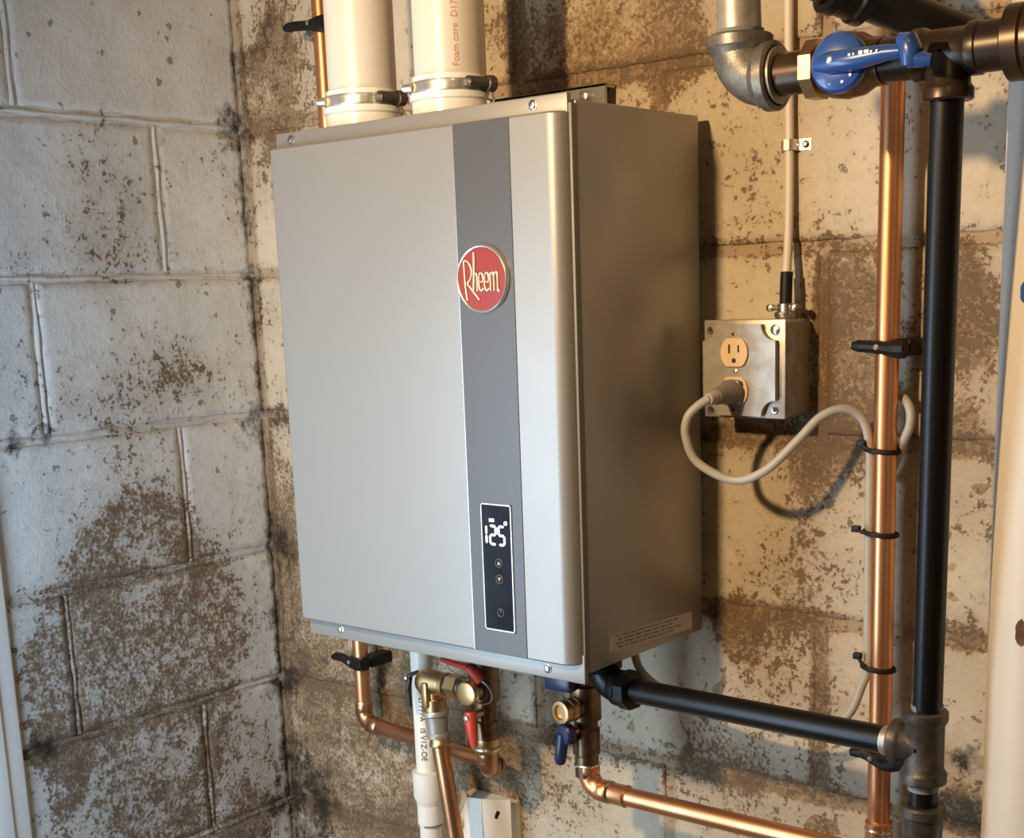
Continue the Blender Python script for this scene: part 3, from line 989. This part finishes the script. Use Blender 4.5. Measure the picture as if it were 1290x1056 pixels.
build_hot_valve()


# ------------------------------------------------------------------ condensate pipe
def build_condensate():
    x, y, r = 0.3870, -0.0880, 0.0148
    t = thing('drain_pipe', (x, y, 0.6), 'white plastic drain pipe with black printing running down behind the relief valve', 'pipe')
    MB().tube([(x - 0.001, y, HZ0 + 0.003), (x + 0.002, y, 0.600)], r, 24).build('pipe', 'pvc_small', t)
    cz = 0.9000
    MB().lathe([(0, 0.0165), (0.001, 0.0210), (0.036, 0.0208), (0.042, 0.0185), (0.048, 0.0165)], (x + 0.001, y, cz), (0, 0, -1), 28).build('coupling', 'pvc_small', t)
    MB().lathe([(0, 0.0170), (0.026, 0.0172), (0.027, 0.0160), (0.030, 0.0158)], (x + 0.001, y, cz - 0.048), (0, 0, -1), 28).build('bushing', 'pvc_small', t)
    MB().lathe([(0, 0.0158), (0.003, 0.0158)], (x + 0.002, y, cz - 0.0745), (0, 0, -1), 28).build('primer_ring', 'plug', t)
    tm = MB()
    a = math.atan2(CAM_XY.y - y, CAM_XY.x - x) - 0.25
    cyl_text(tm, 'LI PPFA   IS V1Z-OE', 0.0105, x + 0.0006, y, r + 0.0002, a, 1.005, up=False)
    tm.build('printed_text', 'ink_black', t)


build_condensate()


# ------------------------------------------------------------------ white slotted bracket on the wall
def build_bracket():
    t = thing('plastic_bracket', (0.43, -0.01, 0.77), 'white slotted plastic bracket on the wall behind the discharge pipe', 'bracket')
    th = 0.003
    def panel(p, mb):
        p = [V(q) for q in p]
        n = (p[1] - p[0]).cross(p[2] - p[0]).normalized() * th
        k = len(p)
        mb.add(p + [q - n for q in p], [tuple(range(k)), tuple(range(2 * k - 1, k - 1, -1))] + [(i, i + k, (i + 1) % k + k, (i + 1) % k) for i in range(k)])
    A = (0.392, -0.030, 0.850)
    # left cheek, sloping middle plate, right cheek
    mb = MB()
    panel([(0.386, -0.030, 0.832), (0.396, -0.026, 0.853), (0.412, -0.036, 0.850), (0.392, -0.046, 0.800), (0.386, -0.040, 0.79)], mb)
    mb.build('cheek', 'plastic_white', t)
    mb = MB()
    panel([(0.412, -0.036, 0.850), (0.437, -0.036, 0.853), (0.447, -0.046, 0.780), (0.432, -0.060, 0.740), (0.395, -0.052, 0.740), (0.394, -0.047, 0.800)], mb)
    mb.build('plate', 'plastic_white', t)
    mb = MB()
    panel([(0.437, -0.036, 0.853), (0.476, -0.022, 0.856), (0.476, -0.022, 0.740), (0.440, -0.046, 0.740), (0.447, -0.046, 0.780)], mb)
    ck = mb.build('cheek', 'plastic_white', t)
    mb = MB()
    mb.tube([(0.4600, -0.0300, 0.838), (0.4570, -0.0320, 0.828)], [0.003, 0.003], 8).build('slot', 'plastic_black', ck)
    MB().tube([(0.455, -0.040, 0.800), (0.448, -0.043, 0.792)], [0.003, 0.003], 8).build('slot', 'plastic_black', ck)
    MB().lathe([(0, 0.012), (0.012, 0.012), (0.014, 0.009)], (0.397, -0.046, 0.812), (0, -1, 0.2), 18).build('boss', 'plastic_white', t)
    MB().box(0.388, 0.474, -0.024, -0.0003, 0.745, 0.846).build('backing', 'plastic_white', t)


build_bracket()


# ------------------------------------------------------------------ cold service valve and its pipe
def build_cold():
    x, y = 0.688, -0.130
    t = thing('service_valve', (x, y, 0.97), 'brass service valve with dark blue levers under the heater, beside the gas inlet', 'valve', 'service valves under the heater')
    prof = [(0, 0.015), (0.004, 0.018), (0.020, 0.018), (0.022, 0.0140), (0.034, 0.0140), (0.036, 0.0180), (0.076, 0.0185), (0.078, 0.0140),
            (0.086, 0.0140), (0.088, 0.0165), (0.118, 0.0160), (0.120, 0.0140), (0.146, 0.0138)]
    MB().lathe(prof, (x, y, 1.1120), (0, 0, -1), 24).build('body', 'bronze', t)
    MB().lathe([(0, 0.0150), (0.0016, 0.0158), (0.0032, 0.0150)], (x, y, 0.9820), (0, 0, -1), 24).build('solder_ring', 'solder', t)
    # ribbed drain cap pointing out
    dn = V((-0.12, -1, 0.02)).normalized()
    p = V((x, y, 1.0520))
    MB().lathe([(0, 0.012), (0.022, 0.012)], p, dn, 18).build('drain_port', 'bronze', t)
    MB().lathe([(0, 0.0125), (0.003, 0.0140), (0.004, 0.0128), (0.008, 0.0128), (0.009, 0.0140), (0.013, 0.0140), (0.014, 0.0128), (0.018, 0.0128), (0.020, 0.0135), (0.024, 0.0130), (0.0245, 0.009), (0.021, 0.008), (0.021, 0.0)], p + dn * 0.018, dn, 24).build('drain_outlet', 'brass', t)
    # hanging blue lever
    q = V((0.6820, -0.1520, 1.0230))
    MB().lathe([(0, 0.006), (0.026, 0.006)], (x - 0.002, -0.132, 1.0240), (-0.1, -1, 0), 14).build('stem', 'brass', t)
    hub = MB().lathe([(0, 0.0115), (0.002, 0.0130), (0.010, 0.0130), (0.0125, 0.011), (0.0135, 0.006)], q, (-0.25, -1, 0.0), 24)
    hub.tube([(0.6775, -0.1605, 1.0230), (0.6765, -0.1625, 1.0080), (0.6745, -0.1630, 0.9930), (0.6740, -0.1625, 0.9880)], [0.0072, 0.0072, 0.0072, 0.0055], 16)
    lv = hub.build('lever', 'blue_dark', t)
    lv['label'] = 'dark blue lever hanging down'
    MB().tube([(0.668, -0.150, 1.013), (0.660, -0.150, 1.005)], [0.009, 0.007], 12).build('black_piece', 'plastic_black', t)  # short black piece left of the lever hub
    # upper blue lever just under the casing
    MB().rbox(0.632, 0.668, -0.160, -0.148, 1.0860, 1.1010, 0.003).rbox(0.652, 0.690, -0.162, -0.146, 1.0730, 1.0930, 0.004).build('lever', 'blue_dark', t)
    MB().lathe([(0, 0.006), (0.024, 0.006)], (x - 0.004, -0.132, 1.0830), (0, -1, 0), 12).build('stem', 'brass', t)

    c = thing('copper_pipe', (x, y, 0.95), 'bright copper pipe running below the gas pipe from the blue valve', 'pipe')
    r = 0.0112
    cor, X = V((0.690, y, 0.9515)), V((1, 0, 0.004)).normalized()
    el = elbow(MB(), cor, (0, 0, -1), X, 0.030, r * 1.12, r * 1.20, 0.012, 20).build('elbow', 'copper', c)
    MB().lathe([(0, r * 1.16), (0.0018, r * 1.26), (0.0036, r * 1.1)], cor + X * 0.029, X, 20).build('solder_joint', 'solder', el)
    MB().lathe([(0, r * 1.12), (0.018, r * 1.12), (0.020, r * 1.2), (0.023, r * 1.02)], cor + X * 0.034, X, 20).build('coupling', 'copper', c)
    MB().tube([cor + X * 0.028, V((1.048, y, 0.953))], r, 20).build('pipe', 'copper', c)
    c2 = V((1.072, y, 0.953))
    elbow(MB(), c2, X, (0, 0, -1), 0.030, r * 1.12, r * 1.20, 0.012, 20).build('elbow', 'copper', c)
    MB().tube([c2 - V((0, 0, 0.028)), (c2.x, y, 0.001)], r, 20).build('drop_pipe', 'copper', c)


build_cold()


# ------------------------------------------------------------------ copper riser on the right, cable ties
def build_riser():
    x, y, r = 1.0085, -0.0350, 0.0118
    t = thing('copper_pipe', (x, y, 0.0), 'tall vertical copper pipe between the outlet box and the black gas pipe', 'pipe')
    MB().tube([(x + 0.002, y, ROOM_Z - 0.002), (x - 0.0005, y, 1.4), (x + 0.002, y, 0.001)], r, 24).build('pipe', 'copper', t)
    cp = MB().lathe([(0, r * 1.05), (0.002, r * 1.22), (0.030, r * 1.22), (0.034, r * 1.15), (0.050, r * 1.22), (0.052, r * 1.03)], (x + 0.0007, y, 0.9520), (0, 0, -1), 24).build('coupling', 'copper', t)
    MB().lathe([(0, r * 1.24), (0.002, r * 1.30), (0.004, r * 1.24)], (x + 0.0007, y, 0.9440), (0, 0, -1), 24).build('solder_joint', 'solder', cp)
    for z, tx, tz, lab in ((1.352, -0.022, 0.007, 'black cable tie on the copper riser at the top of the cord loop'),
                           (1.266, -0.026, 0.004, 'black cable tie on the copper riser between the cord loop and the lowest tie'),
                           (1.122, -0.022, 0.012, 'black cable tie on the copper riser where the cord leaves it, above the gas pipe')):
        k = thing('cable_tie', (x, y, z), lab, 'cable tie', 'black cable ties on the copper riser')
        pts = []
        for i in range(29):
            a = i * math.pi / 14
            pts.append((x - 0.0035 + (r + 0.0062) * math.cos(a), y + (r + 0.0022) * math.sin(a), z - 0.0015 * math.cos(a)))
        MB().tube(pts, 0.0017, 8, flat=1.5).build('band', 'plastic_black', k)
        h = V((x + tx, y - 0.010, z + tz))
        MB().tube([V((x - 0.012, y - 0.0115, z + 0.001)), (V((x - 0.012, y - 0.0115, z + 0.001)) + h) / 2 + V((0, -.001, -.001)), h], [0.0017, 0.002, 0.0022], 8).build('tail', 'plastic_black', k)
        MB().rbox(h.x - 0.005, h.x + 0.004, h.y - 0.003, h.y + 0.004, h.z - 0.0032, h.z + 0.0035, 0.0012).build('head', 'plastic_black', k)


build_riser()
pipe_clamp(1.0085, -0.035, 1.4560, 0.0118, 0.9780, 'black clamp with long strap on the copper riser beside the outlet box', 0.0003)
pipe_clamp(1.0100, -0.035, 1.0260, 0.0118, 0.9830, 'black plastic clamp on the copper riser directly below the gas pipe', 0.003)


# ------------------------------------------------------------------ electrical box, cable and cord
def build_box():
    x0, x1, z0, z1 = 0.8060, 0.9050, 1.3820, 1.4860
    t = thing('outlet_box', ((x0 + x1) / 2, 0, z0), 'square grey metal electrical box with a duplex outlet on the wall', 'electrical box')
    bd = MB().rbox(x0 + 0.001, x1 + 0.001, -0.0530, -0.0003, z0 + 0.001, z1 - 0.001, 0.006, 3).build('box', 'galv', t)
    for k, (yy, zz) in enumerate(((-0.027, 1.46), (-0.027, 1.435), (-0.027, 1.405))):
        MB().lathe([(0, 0.0095), (0.0006, 0.0095), (0.0008, 0.008), (0.0008, 0.0)], (x1 + 0.0008, yy, zz), (1, 0, 0), 24).build('knockout', 'galv', bd)
    # raised cover with clipped-in corners
    cv = MB().rbox(x0, x1, -0.0560, -0.0525, z0, z1, 0.0016, 2)
    c = 0.017
    X0, X1, Z0_, Z1_ = x0 + 0.003, x1 - 0.008, z0 + 0.003, z1 - 0.005
    poly = []
    for cx, cz, sx, sz in ((X0, Z0_, 1, 1), (X1, Z0_, -1, 1), (X1, Z1_, -1, -1), (X0, Z1_, 1, -1)):
        arcp = []
        for i in range(7):
            a = math.pi / 2 * i / 6
            arcp.append((cx + sx * c * math.cos(a), cz + sz * c * math.sin(a)))
        # order around the polygon
        if (sx, sz) in ((1, 1), (-1, -1)):
            arcp = arcp[::-1]
        poly += arcp
    cv.prism(poly, 'y', -0.0555, -0.0635)
    cover = cv.build('cover_plate', 'galv', t, angle=40)
    for sx, sz in ((x0 + 0.008, z0 + 0.008), (x1 - 0.012, z0 + 0.009), (x1 - 0.012, z1 - 0.011), (x0 + 0.008, z1 - 0.011)):
        big = (sx > 0.85 and sz > 1.45)
        sc = MB().lathe([(0, 0.0055 if big else 0.0040), (0.0012, 0.0055 if big else 0.0040), (0.0024, 0.003)], (sx, -0.0558, sz), (0, -1, 0), 14).build('screw', 'screw', cover)
        if not big:
            MB().lathe([(0, 0.0026), (0.0004, 0.0026)], (sx + 0.0008, -0.0581, sz + 0.001), (0, -1, 0), 10).build('hole', 'slot', cover)
    for hz in (z0 + 0.009, z1 - 0.015):
        MB().lathe([(0, 0.0017), (0.0004, 0.0017)], (0.8465, -0.0633, hz), (0, -1, 0), 10).build('hole', 'slot', cover)
    MB().lathe([(0, 0.0026), (0.001, 0.0024), (0.0014, 0.001)], (0.8495, -0.0634, 1.4320), (0, -1, 0), 12).build('center_screw', 'chrome', cover)
    # two receptacle faces
    for cz in (1.4520, 1.4115):
        r, fl = 0.0168, 0.0148
        pol = []
        for i in range(40):
            a = 2 * math.pi * i / 40
            pol.append((0.8490 + 0.0162 * math.cos(a), cz + max(-fl, min(fl, 0.0178 * math.sin(a)))))
        rc = MB().prism(pol, 'y', -0.0630, -0.0662).build('receptacle', 'almond', t)
        if cz > 1.43:
            rc['label'] = 'free almond receptacle face'
        MB().box(0.8490 - 0.0068, 0.8490 - 0.0044, -0.0664, -0.0650, cz - 0.001, cz + 0.0085).build('slot', 'slot', rc)
        MB().box(0.8490 + 0.0046, 0.8490 + 0.0066, -0.0664, -0.0650, cz + 0.000, cz + 0.0078).build('slot', 'slot', rc)
        MB().lathe([(0, 0.0026), (0.0014, 0.0026)], (0.8490, -0.0650, cz - 0.0085), (0, -1, 0), 12).build('slot', 'slot', rc)
    # cable connector on top
    cn = MB().lathe([(0, 0.010), (0.003, 0.012), (0.007, 0.012), (0.008, 0.009), (0.016, 0.009)], (0.8880, -0.0250, z1 - 0.001), (0, 0, 1), 20)
    cn.rbox(0.872, 0.904, -0.030, -0.020, z1 + 0.008, z1 + 0.014, 0.0015)
    cn = cn.build('cable_connector', 'steel', t)
    for xx in (0.874, 0.902):
        MB().lathe([(0, 0.0040), (0.006, 0.0040), (0.007, 0.002)], (xx, -0.0290, z1 + 0.011), (0, -1, 0), 10).build('screw', 'screw', cn)

    # sheathed supply cable
    cb = thing('supply_cable', (0.886, -0.02, 1.5), 'flat white sheathed cable running down the wall into the box', 'cable')
    pts = catmull([(0.8880, -0.0250, 1.495), (0.8872, -0.0220, 1.530), (0.8840, -0.0120, 1.580), (0.8830, -0.0095, 1.660), (0.8815, -0.0095, 1.780), (0.881, -0.010, 2.0), (0.881, -0.010, ROOM_Z - 0.002)], 6)
    MB().tube(pts, 0.0047, 12).build('cable', 'romex', cb)
    MB().tube([(0.8880, -0.0250, 1.500), (0.8877, -0.0238, 1.518), (0.8868, -0.0210, 1.533)], 0.0066, 14).build('sleeve', 'plastic_black', cb)
    sp = thing('cable_strap', (0.886, 0, 1.663), 'small metal strap fixing the white supply cable to the wall', 'strap')
    pts = [(0.8690, -0.0020, 1.663), (0.8745, -0.0035, 1.663), (0.8765, -0.0120, 1.663), (0.8800, -0.0162, 1.663), (0.8860, -0.0162, 1.663), (0.8895, -0.0120, 1.663), (0.8915, -0.0035, 1.663), (0.9040, -0.0020, 1.663)]
    mb = MB()
    vs = []
    for z in (1.6575, 1.6685):
        vs += [(a, b_, z) for a, b_, _ in pts]
    vs += [(a, min(b_ + 0.0014, -0.0002), z) for z in (1.6575, 1.6685) for a, b_, _ in pts]
    n = len(pts)
    fs = []
    for i in range(n - 1):
        fs += [(i, i + 1, n + i + 1, n + i), (2 * n + i, 3 * n + i, 3 * n + i + 1, 2 * n + i + 1), (i, 2 * n + i, 2 * n + i + 1, i + 1), (n + i, n + i + 1, 3 * n + i + 1, 3 * n + i)]
    fs += [(0, n, 3 * n, 2 * n), (n - 1, 3 * n - 1, 4 * n - 1, 2 * n - 1)]
    mb.add(vs, fs).build('strap', 'chrome', sp)
    MB().lathe([(0, 0.0040), (0.0015, 0.0040), (0.003, 0.002)], (0.8985, -0.0022, 1.663), (0, -1, 0), 12).build('screw', 'screw', sp)

    # power cord with plug
    pc = thing('power_cord', (0.849, -0.066, 1.41), 'beige grey power cord plugged into the box and looped along the copper riser', 'power cord')
    d_ = V((-0.06, -1, -0.10)).normalized()
    p = V((0.8490, -0.0665, 1.4115))
    pl = MB().lathe([(0, 0.0125), (0.006, 0.0135), (0.010, 0.0125), (0.024, 0.0098), (0.034, 0.0088), (0.036, 0.0070)], p, d_, 22)
    pl.rbox(0.838, 0.860, -0.0745, -0.0665, 1.397, 1.4235, 0.003)
    plug = pl.build('plug', 'plug', pc)
    MB().lathe([(0, 0.0070), (0.003, 0.0074), (0.006, 0.0062), (0.009, 0.0068), (0.012, 0.0056)], p + d_ * 0.035, d_, 16).build('strain_relief', 'cord', plug)
    e = p + d_ * 0.046
    cord = [tuple(e), (0.837, -0.1210, 1.399), (0.829, -0.1270, 1.387), (0.826, -0.1250, 1.367), (0.836, -0.1180, 1.340), (0.872, -0.105, 1.322), (0.907, -0.100, 1.334), (0.935, -0.085, 1.364), (0.954, -0.070, 1.388), (0.973, -0.055, 1.395), (0.987, -0.043, 1.383), (0.992, -0.037, 1.353), (0.9915, -0.034, 1.308), (0.9915, -0.034, 1.241), (0.9920, -0.034, 1.173), (0.9935, -0.036, 1.123), (0.989, -0.040, 1.100), (0.977, -0.050, 1.067), (0.939, -0.060, 1.043), (0.862, -0.080, 1.053), (0.785, -0.090, 1.070), (0.762, -0.100, 1.083), (0.742, -0.100, 1.100), (0.735, -0.100, HZ0 - 0.001)]
    MB().tube(catmull(cord, 7), 0.0047, 12).build('cord', 'cord', pc)
    loop = [(0.999, -0.012, 1.404), (1.015, -0.018, 1.407), (1.030, -0.028, 1.396), (1.033, -0.032, 1.379), (1.025, -0.028, 1.362), (1.012, -0.016, 1.340), (0.999, -0.011, 1.314)]
    MB().tube(catmull(loop, 8), 0.0047, 12).build('cord_loop', 'cord', pc)


build_box()


# ------------------------------------------------------------------ gas piping
GX, GY = 1.1235, -0.1850          # foot of the gas drop


def tee(mb, c, run, branch, half, bl, r, band):
    c, a, b_ = V(c), V(run).normalized(), V(branch).normalized()
    e = band - r
    mb.lathe([(-half, band * .93), (-half + .0015, band), (-half + .009, band), (-half + .011, band - e * .3), (-half + .014, r), (half - .014, r), (half - .011, band - e * .3), (half - .009, band), (half - .0015, band), (half, band * .93)], c, a, 28)
    mb.lathe([(0, r), (bl - .014, r), (bl - .011, band - e * .3), (bl - .009, band), (bl - .0015, band), (bl, band * .93)], c, b_, 28)
    return mb


def build_gas_lower():
    t = thing('gas_pipe', (GX, GY, 1.0), 'black iron gas pipe dropping to a tee and running across to the heater', 'pipe')
    r = 0.0136
    zt = 1.1000
    MB().tube([(1.1470, -0.2350, 1.668), (GX, GY, zt + 0.026)], r, 24).build('drop_pipe', 'black_pipe', t)
    tb = tee(MB(), (GX - 0.002, GY, zt), (0, 0, 1), (-1, 0, 0), 0.0350, 0.0310, 0.0182, 0.0212).build('tee', 'malleable_dk', t)
    MB().lathe([(0, r * 1.05), (0.006, r * 1.07)], (GX, GY, zt + 0.0345), (0, 0, 1), 24).build('thread', 'tape', tb)
    MB().lathe([(0, r * 1.03), (0.008, r * 1.03)], (GX - 0.002, GY, zt - 0.0345), (0, 0, -1), 24).build('thread', 'tape', tb)
    MB().tube([(GX - 0.002, GY, zt - 0.030), (GX - 0.002, GY, zt - 0.064)], r, 24).build('nipple', 'black_pipe', t)
    z = zt - 0.0570
    MB().lathe([(0, 0.0195), (0.002, 0.0212), (0.010, 0.0212), (0.012, 0.0190), (0.030, 0.0185), (0.035, 0.0170), (0.039, 0.011), (0.040, 0.0)], (GX - 0.002, GY, z), (0, 0, -1), 28).build('cap', 'malleable_dk', t)
    # run to the heater
    a, b_ = V((GX - 0.028, GY, 1.0985)), V((0.757, -0.1480, 1.0870))
    MB().tube([a, b_], r, 24).build('horizontal_pipe', 'black_pipe', t)
    ax = (b_ - a).normalized()
    MB().lathe([(0, r * 1.04), (0.010, r * 1.06)], a + ax * 0.003, ax, 24).build('thread', 'galv', t)
    elbow(MB(), V((0.7280, -0.1465, 1.0868)), ax, (0, 0, 1), 0.030, 0.0172, 0.0205, 0.010).build('elbow', 'black_pipe', t)
    MB().lathe([(0, 0.0145), (0.0025, 0.0225), (0.016, 0.0225), (0.018, 0.0150)], b_ - ax * 0.016, ax, 8).build('union_nut', 'black_pipe', t)


def build_gas_upper():
    z, GY = 1.7090, -0.1650
    t = thing('gas_pipe', (1.0, GY, z), 'thick dark gas pipe with elbows above the outlet box, passing the blue valve', 'pipe')
    R = 0.0205
    cor = V((0.9155, GY, z))
    elb = elbow(MB(), cor, (0, 0, -1), (1, 0, 0), 0.0400, 0.0265, 0.0310, 0.0125, 30).build('elbow', 'malleable', t)
    elb['label'] = 'large grey iron elbow'
    MB().lathe([(0, R * 1.02), (0.006, R * 1.1)], cor + V((0, 0, 0.0385)), (0, 0, 1), 28).build('thread', 'tape', elb)
    MB().lathe([(0, 0.0255), (0.0035, 0.0255)], cor + V((0.0395, 0, 0)), (1, 0, 0), 28).build('thread', 'galv', elb)
    top = V((0.9135, GY, 1.8260))
    MB().tube([cor + V((0, 0, 0.034)), top - V((0, 0, 0.030))], R, 26).build('nipple', 'galv', t)
    e = V((1.0570, 0.0640, 1.7480))
    ax = (e - top).normalized()
    elbow(MB(), top, (0, 0, 1), ax, 0.0380, 0.0255, 0.0300, 0.012, 26).build('elbow', 'malleable_dk', t)
    MB().tube([top + ax * 0.030, e], 0.0200, 26).build('back_pipe', 'black_pipe', t)
    MB().lathe([(0, 0.0245), (0.002, 0.0275), (0.012, 0.0275), (0.015, 0.0250), (0.030, 0.0250), (0.033, 0.0275), (0.043, 0.0275), (0.045, 0.0245)], top + ax * 0.098, ax, 28).build('coupling', 'black_pipe', t)
    MB().tube([cor + V((0.034, 0, 0)), (1.000, GY, z)], 0.0190, 26).build('nipple', 'warm_sheen_pipe', t)
    # right hand run, tee and coupling
    MB().tube([(1.048, GY, z), (1.100, GY, z)], 0.0190, 26).build('nipple', 'warm_sheen_pipe', t)
    tee(MB(), (1.1180, GY, z), (1, 0, 0), (0, 0, -1), 0.0300, 0.0400, 0.0190, 0.0220).build('tee', 'warm_sheen_pipe', t)
    MB().tube([(1.140, GY, z), (2.978, GY, z)], 0.0208, 26).build('pipe', 'warm_sheen_pipe', t)
    MB().lathe([(0, 0.0250), (0.003, 0.0305), (0.016, 0.0305), (0.018, 0.0285), (0.045, 0.0285), (0.048, 0.0305), (0.058, 0.0305), (0.060, 0.024)], (1.1690, GY, z), (1, 0, 0), 32).build('coupling', 'warm_sheen_pipe', t)

    v = thing('gas_valve', (1.020, GY, z), 'brass ball valve with round blue cap and blue lever on the gas line', 'valve')
    MB().lathe([(0, 0.020), (0.001, 0.0268), (0.013, 0.0268), (0.015, 0.021)], (0.9880, GY, z), (1, 0, 0), 8).build('hex_end', 'brass', v)
    MB().lathe([(0, 0.0215), (0.012, 0.0265), (0.026, 0.0285), (0.040, 0.0265), (0.050, 0.0210), (0.060, 0.0205)], (1.0000, GY, z), (1, 0, 0), 30).build('body', 'bronze', v)
    n = V((0.06, -1, 0.03)).normalized()
    p = V((1.0350, GY - 0.022, z - 0.003))
    MB().lathe([(0, 0.012), (0.014, 0.012)], p, n, 18).build('stem', 'brass', v)
    q = p + n * 0.012
    disc = MB().lathe([(0, 0.0240), (0.002, 0.0255), (0.005, 0.0255), (0.0085, 0.0230), (0.0105, 0.0170), (0.0115, 0.009), (0.0118, 0)], q, n, 40).build('cap', 'blue', v)
    s = q + n * 0.0108
    lev = MB()
    P0 = V((s.x - 0.018, s.y - 0.0005, s.z - 0.001))
    pts = [P0, P0 + V((0.014, -0.0025, 0)), P0 + V((0.040, -0.0040, 0.0)), P0 + V((0.066, -0.0050, 0.0015)), P0 + V((0.080, -0.0050, 0.001))]
    lev.tube(pts, [0.0060, 0.0100, 0.0095, 0.0072, 0.0060], 14, flat=0.95)
    lever = lev.build('lever', 'blue', v)
    g = P0 + V((0.084, -0.005, 0.001))
    gr = MB().tube([g + V((-0.006, 0, 0.010)), g + V((0.002, -0.001, 0.007)), g + V((0.005, -0.001, -0.001)), g + V((0.004, 0, -0.012))], [0.0050, 0.0090, 0.0100, 0.0075], 14)
    gr.tube([g + V((0.004, 0, -0.006)), g + V((0.014, 0, -0.009)), g + V((0.022, 0.001, -0.010))], [0.0080, 0.0065, 0.0045], 12)
    gr.build('grip', 'blue', lever)
    MB().lathe([(0, 0.0052), (0.001, 0.0052), (0.0012, 0.0042), (0.004, 0.0036), (0.0046, 0.002)], V((s.x + 0.000, s.y - 0.0085, s.z)), (0, -1, 0), 14).build('screw', 'screw', lever)
    mk = MB()
    rng = random.Random(5)
    for k, (u, w) in enumerate(((0.018, 0.0024), (0.022, 0.0020), (0.0275, 0.0040), (0.0325, 0.0046), (0.038, 0.0022), (0.043, 0.002), (-0.010, 0.002), (-0.007, 0.002))):
        yf = s.y - 0.0137 if u > 0 else s.y - 0.0088
        mk.rbox(s.x + u, s.x + u + w, yf - 0.0006, yf, s.z + 0.0005 + 0.0004 * (k % 2), s.z + 0.0028 + 0.001 * (w > 0.003), 0.0002, 1)
    for a in (-2.5, -1.9, -1.25, -0.75):
        c = s + V((0.0180 * math.cos(a), 0.0018, 0.0180 * math.sin(a)))
        mk.lathe([(0, 0.0016), (0.0018, 0.0014)], c, n, 8)
    mk.build('markings', 'white_mark', lever)
    # the valve line stands further out from the wall, in slightly smaller pipe
    for o in (t, v):
        p = o.location.copy()
        o.location = (0.957 + (p.x - 0.9155) * 0.94, -0.235, 1.698)
        o.scale = (0.94, 0.94, 0.94)


build_gas_lower()
build_gas_upper()


# ------------------------------------------------------------------ white pipe at the right
def build_stack():
    x, y, r = 1.2075, -0.1225, 0.0500
    t = thing('stack_pipe', (x, y, 0), 'thick white painted vertical pipe with a rust spot beside the black gas pipe', 'pipe')
    MB().lathe([(0, r), (ROOM_Z - 0.002, r)], (x, y, 0.001), (0, 0, 1), 64).build('pipe', 'white_paint', t)
    def patch(ang, z, rad, mat, name):
        vs, rng = [], random.Random(2)
        n = 14
        cen = (x + (r + .0006) * math.cos(ang), y + (r + .0006) * math.sin(ang), z)
        vs.append(cen)
        for i in range(n):
            a = 2 * math.pi * i / n
            q = rad * rng.uniform(0.7, 1.15)
            an = ang + q * math.cos(a) / r
            vs.append((x + (r + .0004) * math.cos(an), y + (r + .0004) * math.sin(an), z + q * 1.5 * math.sin(a)))
        MB().add(vs, [(0, 1 + i, 1 + (i + 1) % n) for i in range(n)]).build(name, mat, t)
    patch(-1.64, 1.215, 0.0085, 'rust', 'rust_spot')
    patch(-1.86, 1.508, 0.0060, 'blue', 'blue_mark')


build_stack()
